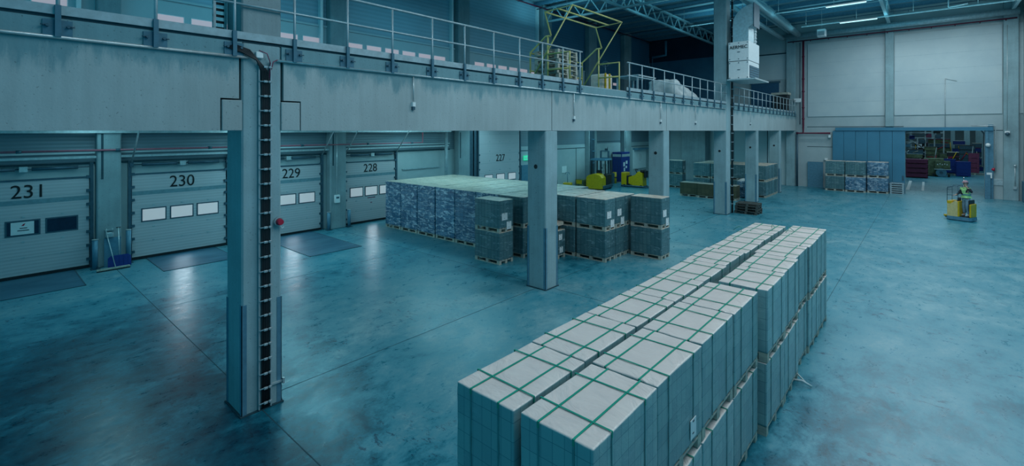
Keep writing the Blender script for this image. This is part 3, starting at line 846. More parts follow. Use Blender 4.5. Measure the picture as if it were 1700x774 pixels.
# --- the two long rows in front: nine stacks each, two tiers
FG = dict(side=M['side_fg'], top=M['top_fg'])
protos = [make_load('strapped_pallet_load', 'x', 'pallet load', .69, 1.10, M['side_fg'], M['top_fg'], (14, 20, 14), s, .005, .007, .014, True, 'wood') for s in (1, 2, 3)]
protoS = make_load('strapped_pallet_load', 'x', 'pallet load', .69, 1.10, M['side_fg'], M['top_fg'], (14, 20, 14), 4, .005, .007, .014, True, 'wood', sheets=(('x', .28, .30, .15, .20),))
used = set()
def put(p, loc, rz, label, group, used=used):
    if p.name not in used:
        used.add(p.name); p.location = loc; p.rotation_euler = (0, 0, rz); p['label'] = label
        if group: p['group'] = group
        return p
    return dup(p, loc, rz, label, group)
rnd = random.Random(5)
right = [(3.56, 0), (4.70, 0), (5.84, .0), (6.98, 0), (8.24, .09), (9.38, .09), (10.53, .03), (11.68, .06), (12.82, .05)]
left = [(3.54, 0), (4.67, 0), (5.80, 0), (6.93, .01), (8.06, 0), (9.19, -.02), (10.33, 0), (11.46, 0), (12.60, 0)]
GAPX = {4: .05}
for row, xs, lst in (('right-hand', -2.205, right), ('left-hand', -2.965, left)):
    for i, (yc, xo) in enumerate(lst):
        for tier in (0, 1):
            p = protos[(i*2+tier) % 3]
            if row == 'right-hand' and i == 1 and tier == 1: p = protoS
            rz = rnd.uniform(-.006, .006) + (PI if (i+tier) % 2 and p is not protoS else 0)
            if ORD[i] == 'nearest': pos = 'at the near end'
            elif ORD[i] == 'farthest': pos = 'at the far end'
            else: pos = '%s from the near end' % ORD[i]
            lab = 'green-strapped load %s of the %s front row, %s' % (pos, row, 'on top' if tier else 'below')
            x = xs + xo + rnd.uniform(-.008, .008)
            if row == 'right-hand' and i in (4, 5, ): x += .0
            put(p, (x, yc, tier*(TH+.009)), rz, lab, 'strapped pallet loads of the two front rows')
# loose strap tails at the far end
for i, (x, y, lab) in enumerate(((-3.25, 11.75, 'loose green strap end sticking up on the left row of strapped loads'), (-2.75, 12.35, 'loose green strap curl near the far end of the left row'), (-2.45, 12.3, 'loose green strap end lying by the gap near the far end'))):
    b = MB(); z = 2*TH+.01
    pts = [(x, y, z)] + [(x+.05*math.sin(k*.8+i)+.03*k*(i-1), y+.05*k*(1 if i else .3), z+.11*math.sin(k/5*PI)) for k in range(1, 6)]
    b.tube(pts, .006, 5, 0); tag(b.build('loose_strap', M['green']), lab, 'strap')
b = MB().tube([(-1.80, 9.6, .08), (-1.66, 9.62, .10), (-1.52, 9.66, .03)], .02, 6, 0); b.tube([(-1.80, 9.9, .09), (-1.62, 9.7, .06)], .012, 6, 0)
tag(b.build('torn_film', M['tarp']), 'torn end of white film hanging out at the foot of the right row', 'film scrap')

# --- big wrapped block under the mezzanine
MW, MD = 1.165, .68
PX = -19.15
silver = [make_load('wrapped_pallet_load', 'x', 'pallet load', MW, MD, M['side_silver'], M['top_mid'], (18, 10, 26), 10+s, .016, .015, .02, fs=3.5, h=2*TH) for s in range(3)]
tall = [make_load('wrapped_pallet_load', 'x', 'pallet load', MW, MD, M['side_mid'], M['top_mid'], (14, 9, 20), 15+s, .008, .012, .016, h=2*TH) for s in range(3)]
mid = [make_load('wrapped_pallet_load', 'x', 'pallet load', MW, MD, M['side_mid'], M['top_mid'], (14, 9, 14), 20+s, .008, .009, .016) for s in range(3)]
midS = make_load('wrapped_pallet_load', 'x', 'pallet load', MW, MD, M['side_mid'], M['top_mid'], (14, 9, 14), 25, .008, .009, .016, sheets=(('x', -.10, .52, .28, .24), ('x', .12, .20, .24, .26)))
BG = 'wrapped pallet loads of the block under the mezzanine'
cols = ['first', 'second', 'third', 'fourth', 'fifth', 'sixth', 'seventh']
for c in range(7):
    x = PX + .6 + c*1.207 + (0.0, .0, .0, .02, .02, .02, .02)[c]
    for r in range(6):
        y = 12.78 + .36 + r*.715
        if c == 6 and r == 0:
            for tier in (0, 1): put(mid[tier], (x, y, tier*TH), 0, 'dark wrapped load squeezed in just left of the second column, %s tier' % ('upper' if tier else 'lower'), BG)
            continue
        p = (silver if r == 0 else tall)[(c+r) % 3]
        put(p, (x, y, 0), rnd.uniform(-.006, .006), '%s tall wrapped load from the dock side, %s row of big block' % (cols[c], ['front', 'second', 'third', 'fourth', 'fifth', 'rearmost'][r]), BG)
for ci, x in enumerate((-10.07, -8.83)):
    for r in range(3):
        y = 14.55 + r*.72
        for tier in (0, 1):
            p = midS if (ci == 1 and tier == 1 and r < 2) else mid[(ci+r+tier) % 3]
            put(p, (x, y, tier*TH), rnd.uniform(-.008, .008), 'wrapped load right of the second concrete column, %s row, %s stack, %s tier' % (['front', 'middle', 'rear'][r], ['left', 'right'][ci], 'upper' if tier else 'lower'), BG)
for tier in (0, 1):
    put(midS if tier else mid[1], (-7.52, 16.1, tier*TH), 0, 'wrapped load standing apart at the right end of the block, %s tier' % ('upper' if tier else 'lower'), BG)
    put(midS if tier else mid[2], (-11.33, 11.95, tier*TH), 0, 'wrapped load pulled out in front of the block left of the column, %s tier' % ('upper' if tier else 'lower'), BG)
# half stack with open cartons right of the second column
t = make_load('low_carton_stack', 'low wrapped carton stack with white sheets just right of the second column', 'pallet load', .95, .8, M['side_mid'], M['top_mid'], (12, 9, 12), 31, .012, .012, .03, h=1.0, sheets=(('x', -.2, .55, .2, .2), ('x', .1, .75, .2, .2), ('x', .15, .3, .2, .2)))
t.location = (-10.2, 13.55, 0)
b = MB().box(-.38, -.33, 0, .30, .30, .14, 0, .01); b.box(-.30, -.30, .14, .40, .34, .26, 1, .01)
o = b.build('flat_carton', [M['side_brown'], M['top_mid']], None, (-10.15, 13.55, 1.0)); tag(o, 'flat cartons lying loose on top of the low stack right of the column', 'carton')

# --- stacks at the back under the mezzanine
brown = [make_load('brown_pallet_load', 'x', 'pallet load', 1.2, .8, M['side_brown'], M['wood'], (10, 8, 8), 40+s, .004, .004, .02, h=.95) for s in range(2)]
for i, (x, y) in enumerate(((-12.3, 32.75), (-11.05, 32.6), (-9.8, 32.6))):
    put(brown[i % 2], (x, y, 0), 0, 'low dark brown pallet load, %s, left of the tall far column' % ['leftmost of three', 'middle of three', 'rightmost of three'][i], 'dark brown loads at the back')
back = [(-14.9, 36.9), ]
for tier in (0, 1):
    put(midS if tier else mid[0], (-15.05, 37.1, tier*TH), 0, 'wrapped load standing alone right of the third column far back, %s tier' % ('upper' if tier else 'lower'), 'wrapped loads at the back')
k = 0
for r in range(4):
    for c in range(4):
        x = -12.35 + c*1.22; y = 35.3 + r*.84
        if c == 3 and r < 1: pass
        for tier in (0, 1):
            k += 1
            put(midS if (tier and r == 0 and c < 3) else mid[(r*2+c+tier) % 3], (x, y, tier*TH), rnd.uniform(-.01, .01),
                '%s wrapped load from the left in back block, %s row, %s tier' % (cols[c], ['front', 'second', 'third', 'rear'][r], 'upper' if tier else 'lower'), 'wrapped loads at the back')
t = thing('film_bundle', 'crumpled heap of torn stretch film and sheets beside the far column riser', 'film heap', (-9.2, 34.2, 0))
b = wrapped_body(.9, .7, 0, 1.25, 8, 7, 10, .2, .22, 61, .1, 3.0); b.build('torn_film', [M['side_silver'], M['tarp']], t)
# three stacks against the sliding door
wall = [make_load('film_wrapped_load', 'x', 'pallet load', 1.2, .8, M['side_mid'], M['top_mid'], (14, 8, 14), 50+s, .012, .012, .03, h=1.12) for s in range(2)]
wsil = make_load('film_wrapped_load', 'x', 'pallet load', 1.2, .8, M['side_silver'], M['top_mid'], (14, 8, 14), 53, .022, .02, .03, h=1.12)
for i, (x, y) in enumerate(((-5.22, 43.0), (-3.97, 42.9), (-2.70, 43.3))):
    for tier in (0, 1):
        put(wall[i % 2] if i < 2 and not (i == 1 and tier == 0) else wsil, (x, y, tier*1.125), 0, 'wrapped load, %s stack before the sliding door, %s tier' % (['left', 'middle', 'right'][i], 'upper' if tier else 'lower'), 'loads before the sliding door')
# dark empty pallets by the tall column, and flat boards right of the loads
pd = thing('empty_pallet', 'x', 'pallet', (0, 0, 0)); pallet_mb(1.15, .85).build('pallet_body', M['wood_dark'], pd)
for i in range(4):
    put(pd, (-7.35+.02*(i % 2), 27.9, i*.142), .05*(i-1.5), 'dark empty pallet at the tall column, %s of stack' % ['bottom', 'second from the bottom', 'second from the top', 'top'][i], 'dark empty pallets')
pb = thing('boarded_frame', 'x', 'pallet', (0, 0, 0)); MB().box(-.39, -.40, .0, .39, .40, .035, 0).box(-.39, -.40, .035, -.29, .40, .11, 0).box(.29, -.40, .035, .39, .40, .11, 0).box(-.39, -.40, .10, .39, .40, .145, 0).build('board_frame', M['steel'], pb)
for i in range(5):
    put(pb, (-1.64, 43.6, i*.152), .0, 'pale flat boarded frame at the far opening, %s of stack' % ['bottom', 'second from the bottom', 'middle', 'second from the top', 'top'][i], 'pale pallets at the door opening')
# weathered pallets standing on the mezzanine inside the gate
pm_ = thing('wooden_pallet', 'x', 'pallet', (0, 0, 0)); pallet_mb(.95, 1.1, .15).build('pallet_body', M['wood'], pm_)
for i in range(8):
    put(pm_, (-9.25, 12.75, 5.885+i*.152), .04*((i*7) % 3-1), 'weathered wooden pallet inside the yellow gate, %s of stack' % ['bottom', 'second from the bottom', 'third from the bottom', 'fourth from the bottom', 'fourth from the top', 'third from the top', 'second from the top', 'top'][i], 'wooden pallets in the yellow gate')
# ------------------------------------------------------------------ hall fittings
t = thing('air_handling_unit', 'white boxy air handling unit lettered AERMEC hanging by the tall far column', 'ventilation unit', (-7.42, 26.4, 7.15))
b = MB().box(-.5, 0, .06, .48, 2.0, .98, 0, .012); b.build('lower_casing', M['white_box'], t)
b = MB().box(-.51, -.01, 1.0, .49, 2.01, 2.0, 0, .012)
b.box(-.5, -.012, .985, .48, 2.0, 1.0, 1); b.build('upper_casing', [M['white_box'], M['seam']], t)
MB().box(.481, .15, .12, .50, 1.9, .75, 0).build('air_intake', M['steel_dark'], t)
b = MB()
for k in range(5): b.box(.49, .15, .18+k*.12, .515, 1.9, .21+k*.12, 0)
b.build('louvre', M['steel_blue'], t)
MB().box(-.52, -.2, -.02, .85, 2.5, .05, 0).build('drip_shelf', M['galv'], t)
b = MB()
for x in (-.44, 0, .43):
    for z in (.12, .9, 1.1, 1.93): b.box(x-.025, -.02, z-.02, x+.025, 0, z+.02, 0)
b.box(-.06, -.02, .52, .07, 0, .55, 0); b.box(-.06, -.03, 1.45, .07, -.01, 1.48, 0)
b.build('latch', M['steel_dark'], t)
text_obj('lettering', 'AERMEC', .235, M['num'], t, (.0, -.03, 1.64), (PI/2, 0, 0), 1.0)
b = MB()
poly = [(-.32, 2.0), (-.32, 2.9)] + [(-.32+1.0*(1-math.cos(a)), 2.9+1.0*math.sin(a)) for a in [PI/2*k/8 for k in range(1, 9)]] + [(.68, 2.85), (.45, 2.75), (.45, 2.0)]
b.prism(poly, 'y', .1, 1.1, 0)
b.build('duct_elbow', M['duct'], t)
MB().box(.68, .07, 2.72, .72, 1.13, 3.95, 0).build('duct_mouth', M['steel_dark'], t)
b = MB()
for k in range(9): b.cyl((.33, 1.5, 2.0+k*.09), (.33, 1.5, 2.09+k*.09), .14 + .02*(k % 2), 14, 0)
b.tube([(.33, 1.5, 2.8), (.4, 1.4, 3.0), (.6, 1.2, 3.1)], .14, 12, 0)
b.build('flexible_duct', M['galv'], t)

def pipe(pts, r, mat, name, label, cat, n=14, bands=()):
    b = MB().tube(pts, r, n, 0)
    return tag(b.build(name, M[mat]), label, cat)
pipe([(-7.78, 20, 12.2), (-7.78, 43.55, 12.2)], .23, 'duct', 'round_duct', 'large round duct running under the roof towards the far wall', 'duct', 18)
pipe([(-8.9, 30.5, 12.0), (-8.9, 43.55, 12.0)], .16, 'duct', 'round_duct', 'thinner round duct left of the large one under the roof', 'duct', 16)
pipe([(-9.1, 43.82, 12.12), (4.4, 43.82, 12.12)], .21, 'duct', 'round_duct', 'large round duct along the top of the far wall', 'duct', 18)
b = MB().tube([(-8.6, 43.96, 11.72), (4.3, 43.96, 11.72)], .045, 8, 0)
for k in range(11): b.cyl((-8.2+k*1.2, 43.96, 11.6), (-8.2+k*1.2, 43.96, 11.68), .03, 6, 0)
tag(b.build('sprinkler_pipe', M['red_pipe']), 'dark red sprinkler pipe just below the far wall duct', 'pipe')
b = MB().tube([(-7.52, 44.1, 11.7), (-7.52, 44.1, 4.9), (-7.52, 44.1, 4.3), (-5.7, 44.1, 4.3)], .075, 10, 0)
b.tube([(-7.52, 44.1, 4.3), (-8.0, 43.95, 4.3)], .06, 10, 0)
for z in (10.4, 8.6, 7.6, 6.3, 5.4): b.cyl((-7.52, 44.1, z), (-7.52, 44.1, z+.1), .1, 10, 0)
tag(b.build('riser_pipe', M['red_pipe']), 'maroon vertical riser pipe on the far wall right of the mezzanine end', 'pipe')
pipe([(-7.95, 44.05, 0), (-7.95, 44.05, 4.4)], .08, 'steel_dark', 'down_pipe', 'dark vertical pipe at the far end under the mezzanine', 'pipe', 10)
pipe([(-7.75, 44.1, 5), (-7.75, 44.1, 11.6)], .03, 'steel_dark', 'down_pipe', 'thin dark vertical pipe left of the maroon riser', 'pipe', 8)
pipe([(-20.3, 8, 13.1), (-20.3, 44, 13.1)], .05, 'red_pipe', 'sprinkler_pipe', 'dark red pipe where the dock wall meets the roof', 'pipe', 8)
for k, y in enumerate((19.5, 22.4, 25.6, 31.5, 37.4, 42.6)):
    b = MB().tube([(-20.2, y, 12.85), (4.4, y, 12.85)], .035, 8, 0)
    for j in range(8): b.cyl((-19+j*3.0, y, 12.72), (-19+j*3.0, y, 12.85), .02, 6, 0)
    tag(b.build('roof_sprinkler_pipe', M['steel_dark']), 'thin dark sprinkler pipe running across under the roof', 'pipe', 'sprinkler pipes under the roof')
for y in (32.5, 38.5): struct(MB().cyl((-8.9, y, 12.1), (-8.9, y, 13.5), .02, 6).build('duct_hanger', M['galv']))
# lamp rows
def lamp_row(y, z, x0, x1, lits, label):
    t = thing('linear_light', label, 'light', (0, y, z))
    MB().box(x0, -.05, 0, x1, .05, .07, 0).build('light_rail', M['galv'], t)
    for (a, c) in lits:
        MB().box(a, -.09, -.07, c, .09, .0, 0, .02).build('lamp_tube', M['tube_lit'], t)
    for k in range(int((x1-x0)/3)+1):
        MB().cyl((x0+.3+k*3, 0, .07), (x0+.3+k*3, 0, 1.3), .015, 6).build('hanger', M['galv'], t)
lamp_row(34.6, 12.12, -7.6, 4.3, ((-4.7, -2.7),), 'row of pale strip lights under the roof, nearer the camera')
lamp_row(40.3, 12.12, -7.0, 4.3, ((-4.65, -2.55),), 'row of pale strip lights under the roof, closer to the far wall')
lamp_row(34.6, 12.12, -13.8, -9.3, (), 'unlit light rail under the roof left of the tall far column')
lamp_row(26.3, 12.0, -18.5, -13.0, (), 'unlit light rail beside the cross truss above the mezzanine')
t = thing('heater_box', 'small white box hanging below the roof before the far wall', 'heater', (-5.9, 41.5, 11.45))
MB().box(-.28, -.25, 0, .28, .25, .55, 0, .04).build('casing', M['white_box'], t)
MB().cyl((0, 0, .55), (0, 0, 2.08), .012, 6).build('hanger', M['galv'], t); MB().box(-.2, -.262, .08, .2, -.25, .4, 0).build('grille', M['steel'], t)
tag(MB().tube([(1.0, 41, 13.3), (1.0, 41, 12.35), (1.9, 41, 12.45)], .05, 8).build('bent_pipe', M['galv']), 'short pale bent pipe hanging below the roof near the far wall', 'pipe')

# sliding fire door and opening frame
t = thing('sliding_fire_door', 'blue-grey panelled sliding fire door left of the far opening', 'door', (-3.38, 44.2, 0))
w = 2.18
for k in range(6):
    x0 = -w + k*2*w/6
    MB().box(x0, -.05, .03, x0+2*w/6-.015, .06, 4.48, 0, .006).build('door_panel', M['slide_door'], t)
MB().box(-w, -.075, .6, w, -.05, .64, 0).build('guard_strip', M['steel'], t)
MB().box(-2.0, -.12, 4.50, 6.6, .10, 4.74, 0).build('slide_track', M['slide_door'], t)
MB().box(2.0, -.09, .9, 2.1, -.05, 1.25, 0).build('handle', M['steel_dark'], t)
b = MB().box(2.86, 44.12, 0, 3.0, 44.4, 4.5, 0); b.box(3.0, 44.2, 0, 3.25, 44.4, 4.9, 0); b.box(2.84, 44.05, 0, 3.1, 44.15, 1.6, 0)
struct(b.build('trim_1', M['steel_blue']))
o = MB().box(-7.25, 44.25, 0, -6.2, 44.34, 2.02, 0).build('door_6', M['blue'] if False else M['steel_blue']); struct(o, 'dark blue steel door in the far wall left of the wrapped stacks')
# wall things on the right pier of the opening
def plate(name, cat, label, x, z, w, h, mat='white_box', d=.06, y=44.4, parts=None):
    t = thing(name, label, cat, (x, y, z))
    MB().box(-w/2, -d, -h/2, w/2, 0, h/2, 0, .008).build('casing', M[mat], t)
    if parts: parts(t)
    return t
plate('wall_board', 'notice board', 'pale notice board on the wall right of the far opening', 3.47, 1.12, .75, .42, 'galv', .05)
plate('control_box', 'switch box', 'small white control box above the notice board', 3.05, 1.55, .26, .36, 'white_box', .14, 44.2)
tag(MB().sph((3.25, 44.25, 1.95), .11, 12, 8).build('beacon', M['red_lamp']), 'small round beacon above the control box', 'beacon')
tag(MB().sph((2.98, 44.0, 3.55), .13, 12, 8).build('beacon', M['white_box']), 'white round lamp on the door frame right of the far opening', 'lamp')
tag(MB().tube([(2.2, 44.15, 4.83), (3.34, 44.15, 4.83), (3.34, 44.15, 1.75)], .03, 6).build('conduit', M['galv']), 'pale conduit running over and down beside the far opening', 'conduit')
b = MB().tube([(.91, 44.3, 4.75), (.91, 44.3, 8.1)], .02, 6); b.tube([(.91, 44.3, 8.1), (1.5, 44.3, 7.9)], .012, 5)
tag(b.build('thin_conduit', M['galv']), 'thin vertical conduit on the white far wall above the opening', 'conduit')
t = thing('security_camera', 'dome camera on the concrete column at the far right', 'camera', (3.86, 44.04, 4.33))
MB().box(-.12, -.1, 0, .12, .02, .14, 0, .02).build('mount', M['white_box'], t); MB().sph((0, -.14, -.04), .11, 12, 8).build('dome', M['steel_dark'], t)
MB().cyl((0, 0, .14), (0, 0, 7), .015, 6).build('cable_pipe', M['galv'], t)
b = MB().tube([(4.2, 44.0, 2.2), (4.2, 44.0, .9)], .02, 6); b.sph((4.2, 43.98, 2.25), .07, 8, 6, 0); b.box(4.12, 43.95, .75, 4.28, 44.05, .92, 0)
tag(b.build('socket_drop', M['galv']), 'conduit with socket low on the far right column', 'conduit')
plate('floodlight', 'lamp', 'white spot lamp on the far wall above the dark blue steel door', -5.75, 4.05, .16, .2, 'white_box', .3)
plate('floodlight', 'lamp', 'small white lamp above the corner of the steel door', -6.0, 2.25, .2, .16, 'white_box', .2)
plate('sign_plate', 'sign', 'small white and dark sign by the far end of the mezzanine railing', -7.9, 6.95, .5, .3, 'white_box', .05, 44.0)
# things at the far end of the mezzanine deck
t = thing('mezzanine_door', 'dark blue roller door at the far end of the mezzanine', 'door', (-10.3, 44.33, 5.885))
MB().box(-1.1, -.12, 0, 1.0, 0, 2.6, 0).build('door_leaf', M['steel_navy'], t); MB().box(-1.2, -.16, 2.6, 1.1, 0, 2.75, 0).build('door_head', M['steel_dark'], t)
t = thing('duct_cabinet', 'dark cabinet with wooden lid at the far right end of the mezzanine', 'cabinet', (-8.75, 42.5, 5.885))
MB().box(-.55, -.5, 0, .5, .5, 1.45, 0, .02).build('casing', M['black'], t); MB().box(-.62, -.56, 1.45, .56, .56, 1.62, 0).build('lid', M['wood'], t)
t = thing('ladder_pipes', 'group of thin vertical pipes in the back corner of the mezzanine', 'pipe bundle', (-20.2, 42.3, 5.885))
for x in (0, .35, .7): MB().cyl((x, 0, 0), (x, 0, 5.5), .04, 8).build('pipe', M['steel_blue'], t)
b = MB().tube([(.7, 0, 5.5), (2.0, 0, 5.6), (2.0, 0, 6.9)], .12, 8); b.build('pipe_elbow', M['steel_blue'], t)
# things on the mezzanine near the gate
t = thing('electric_tractor', 'cream and yellow small truck standing on the mezzanine right of the gate', 'truck', (-9.0, 15.7, 5.885))
MB().box(-.55, -.35, .05, .05, .25, .72, 0, .04).build('cream_hood', M['cream'], t)
MB().box(-.45, -.36, .12, -.02, -.345, .62, 0, .004).build('front_panel', M['cream'], t)
MB().box(.06, -.33, .05, .42, .25, .12, 0, .01).build('platform', M['steel_dark'], t)
MB().box(.05, -.35, .10, .11, -.29, .74, 0, .01).build('yellow_post', M['yellow'], t); MB().box(.22, -.35, .1, .28, -.29, .70, 0, .01).build('yellow_post', M['yellow'], t)
MB().cyl((-.1, 0, .7), (-.12, 0, 1.12), .02, 8).build('tiller', M['steel_dark'], t)
b = MB().tube([(-.12+.15*math.cos(a), .02, 1.12+.10*math.sin(a)) for a in [k*PI/6 for k in range(13)]], .014, 6); b.build('handle', M['steel_dark'], t)
for x in (-.4, .3): MB().cyl((x, -.2, .06), (x, -.1, .06), .06, 12).build('wheel', M['black'], t)
t = thing('work_table', 'grey metal table on the mezzanine behind the railing', 'table', (-9.3, 18.2, 5.885))
MB().box(-.5, -.6, .82, .6, 1.0, .87, 0).build('tabletop', M['steel'], t)
for (x, y) in ((-.4, -.5), (.5, -.5), (-.4, .9), (.5, .9)): MB().box(x-.03, y-.03, 0, x+.03, y+.03, .82).build('leg', M['steel'], t)
MB().box(-.1, -.2, .87, .4, .25, .93, 0, .01).build('tray', M['galv'], t)
b = wrapped_body(1.5, 3.6, 0, 1.0, 12, 22, 8, .3, .16, 71, .1, 1.2)
b.v = [(x, y, max(0.0, z*(1-.30*(y+1.8)/1.2*(1 if y > -1.2 else .3)/1.05) if y > -1.8 else z)) for (x, y, z) in b.v]
o = b.build('covered_pile', [M['tarp'], M['tarp']], None, (-9.2, 22.6, 5.885)); tag(o, 'pale sheet covering a sloping pile behind the mezzanine railing', 'covered pile')

# ------------------------------------------------------------------ along the dock wall
def bollard(x, y, h, label, group=None):
    t = thing('bollard', label, 'post', (x, y, 0))
    MB().cyl((0, 0, 0), (0, 0, h), .075, 16).build('post', M['steel_blue'], t)
    MB().cyl((0, 0, h), (0, 0, h+.02), .085, 16).build('cap', M['galv'], t)
    MB().box(-.12, -.12, 0, .12, .12, .015).build('foot_plate', M['steel_dark'], t)
for (x, y, h, lab) in ((-20.3, 2.62, .95, 'blue-grey guard post at the leftmost dock door, left of the broom'), (-20.45, 3.50, 1.12, 'taller guard post with pale cap right of the blue shovel'), (-20.35, 11.62, .8, 'guard post below the white switch box, right one of the pair'), (-20.35, 10.62, .8, 'guard post left of the pilaster with the white switch box')):
    bollard(x, y, h, lab)
t = thing('push_broom', 'wide black floor broom with pale handle leaning between doors 231 and 230', 'broom', (-19.75, 3.0, 0))
MB().box(-.03, -.42, .03, .03, .42, .09, 0, .01).build('broom_head', M['wood'], t)
b = MB()
for k in range(42): b.box(-.035, -.41+k*.02, 0, .035, -.397+k*.02, .035, 0)
b.build('bristles', M['black'], t); t.children[-1]['kind'] = 'stuff' if len(t.children) else 'stuff'
MB().cyl((0, .05, .08), (-.55, -.12, 1.25), .014, 8).build('handle', M['galv'], t)
t = thing('snow_shovel', 'blue wide-bladed shovel standing between the broom and door 230', 'shovel', (-20.02, 3.2, 0))
b = MB()
poly = [(-.30, .02), (.30, .02), (.30, .33), (.22, .40), (-.22, .40), (-.30, .33)]
vs = []; 
b.prism([(p[0], p[1]) for p in poly], 'x', -.012, .012, 0)
for k in range(5): b.box(.012, -.24+k*.115, .05, .022, -.225+k*.115, .36, 0)
bl = b.build('blade', M['blue'], t); bl.rotation_euler = (0, -.12, 0)
MB().cyl((-.05, 0, .30), (-.22, 0, 1.28), .015, 8).build('handle', M['galv'], t)
MB().tube([(-.22, -.06, 1.28), (-.22, .06, 1.28)], .016, 6).build('grip', M['black'], t)
t = thing('tool_hanger', 'small wall rack with hooks on the pilaster between doors 231 and 230', 'wall rack', (-20.36, 2.98, 1.22))
MB().box(0, -.12, -.02, .06, .12, .02).build('rail', M['steel'], t)
for y in (-.08, .07): MB().tube([(.04, y, 0), (.10, y, -.03), (.10, y, .05)], .012, 6).build('hook', M['galv'], t)
MB().box(.0, -.10, -.24, .12, .10, -.08, 0, .02).build('small_bin', M['steel'], t)
MB().box(XW+.42, 2.85, 0, XW+.46, 3.28, .95).build('backing_board', M['steel_blue'])
bo = C.objects['backing_board']; tag(bo, 'dark board on the pilaster behind the broom and shovel', 'board')
t = thing('control_cabinet', 'white door control box with red label on the pilaster left of door 228', 'switch box', (-20.37, 11.0, 1.38))
MB().box(0, -.12, -.18, .12, .12, .18, 0, .01).build('casing', M['white_box'], t); MB().box(.12, -.07, .02, .13, .07, .10).build('display', M['steel_dark'], t)
MB().cyl((.04, .0, .18), (.04, .0, 3.0), .02, 6).build('conduit', M['galv'], t)
# emergency exit
t = thing('exit_sign', 'green emergency exit sign above the dark steel door', 'exit sign', (XW+.02, 25.15, 2.62))
MB().box(0, -.32, -.16, .08, .32, .16, 0, .01).build('casing', M['exit'], t)
b = MB().box(.081, .04, -.11, .085, .26, .11, 0)
b.box(.081, -.18, -.02, .085, -.02, .02, 0); b.prism([(-.27, 0), (-.16, .07), (-.16, -.07)], 'x', .081, .085, 0)
b.build('pictogram', M['paper'], t)
struct(MB().box(XW, 24.62, 0, XW+.06, 25.75, 2.15, 0).build('door_7', M['steel_blue']), 'dark steel emergency door right of door 227')
b = MB()
for (y, w_) in ((19.55, .3), (19.95, .2)): b.box(XW, y, 0, XW+.25, y+w_, 5.1, 0)
b.box(XW, 19.6, 4.6, XW+.3, 20.4, 4.8, 0)
struct(b.build('door_track_post', M['steel_dark']))
b = MB().cyl((XW+.3, 17.7, 0), (XW+.3, 17.7, 5.1), .09, 12); tag(b.build('down_pipe', M['steel']), 'pale vertical pipe on the wall right of door 228', 'pipe')
b = MB().box(XW, 14.9, 2.42, XW+.06, 17.4, 2.48); tag(b.build('hand_rail', M['steel']), 'horizontal rail on the wall behind the wrapped block', 'rail')
# dark ladder rack on the far pilaster
t = thing('cable_ladder', 'dark cable ladder on the pilaster behind the forklift', 'cable ladder', (XW+.44, 33.2, 0))
MB().box(0, -.52, 0, .05, .1, 5.1).build('backing', M['steel_dark'], t)
for k in range(5): MB().box(.05, -.3, .9+k*.95, .12, .1, .98+k*.95).build('rung', M['steel_blue'], t)
plate2 = thing('wall_notice', 'white square notice on the wall left of the forklift', 'notice', (XW, 29.7, 1.55)); MB().box(0, -.3, -.25, .03, .3, .25).build('sheet', M['white_box'], plate2)
plate3 = thing('wall_socket', 'small dark box on the wall between the forklift and the blue cabinet', 'socket', (XW, 35.9, 2.85)); MB().box(0, -.12, -.12, .1, .12, .12).build('casing', M['steel_dark'], plate3)
t = thing('round_window_hatch', 'pale wall hatch with round white disc at the back under the mezzanine', 'hatch', (XW, 42.2, 0))
MB().box(0, -1.3, .9, .08, 1.3, 2.7, 0, .01).build('panel', M['white_box'], t); MB().cyl((.08, 0, 1.95), (.12, 0, 1.95), .34, 24).build('disc', M['paper'], t)
MB().box(0, -1.3, 2.7, .5, 1.3, 2.85).build('canopy', M['steel_blue'], t)

# perforated upright beside the near column, above the deck
b = MB().box(-8.72, 2.56, 5.9, -8.66, 2.60, 13.2, 0); b.box(-8.72, 2.72, 5.9, -8.66, 2.76, 13.2, 0)
for k in range(70): b.box(-8.69, 2.56, 5.95+k*.1, -8.67, 2.76, 5.99+k*.1, 1)
tag(b.build('perforated_ladder', [M['galv'], M['black']]), 'perforated metal cable ladder on the left side of the near column above the railing', 'cable ladder')
# ------------------------------------------------------------------ cabinet, trucks and the driver
t = thing('locker_cabinet', 'tall deep-blue vending cabinet with white papers against the wall under the mezzanine', 'cabinet', (-20.25, 37.6, .08))
MB().box(-.45, -.75, 0, .45, .75, 2.55, 0, .02).build('casing', M['blue'], t)
b = MB()
for k in range(4): b.box(-.38+k*.2, -.765, .1, -.36+k*.2, -.75, 1.9, 0)
b.box(-.42, -.765, 2.0, .42, -.75, 2.03, 0)
b.build('door_seam', M['steel_dark'], t)
b = MB().box(-.40, -.77, 2.15, .40, -.75, 2.38, 0); b.box(.45, -.7, 2.15, .465, .7, 2.38, 0); b.build('header_panel', M['galv'], t)
b = MB()
for (y, z, w_, h_) in ((-.3, 1.5, .3, .35), (.15, 1.65, .3, .28), (-.25, 1.05, .22, .3), (.1, 1.25, .25, .2)): b.box(.45, y-w_/2, z-h_/2, .462, y+w_/2, z+h_/2)
b.build('pinned_paper', M['paper'], t)
MB().box(-.47, -.77, -.08, .47, .77, 0).build('plinth', M['wood'], t)
t = thing('gas_bottle', 'yellow and black banded cylinder left of the blue cabinet', 'cylinder', (-20.1, 36.2, 0))
MB().cyl((0, 0, 0), (0, 0, .95), .16, 16).build('bottle', M['yellow'], t); MB().cyl((0, 0, .45), (0, 0, .55), .165, 16).build('band', M['black'], t); MB().box(-.3, -.5, 0, .1, -.18, .9, 0, .03).build('stand', M['steel_dark'], t)

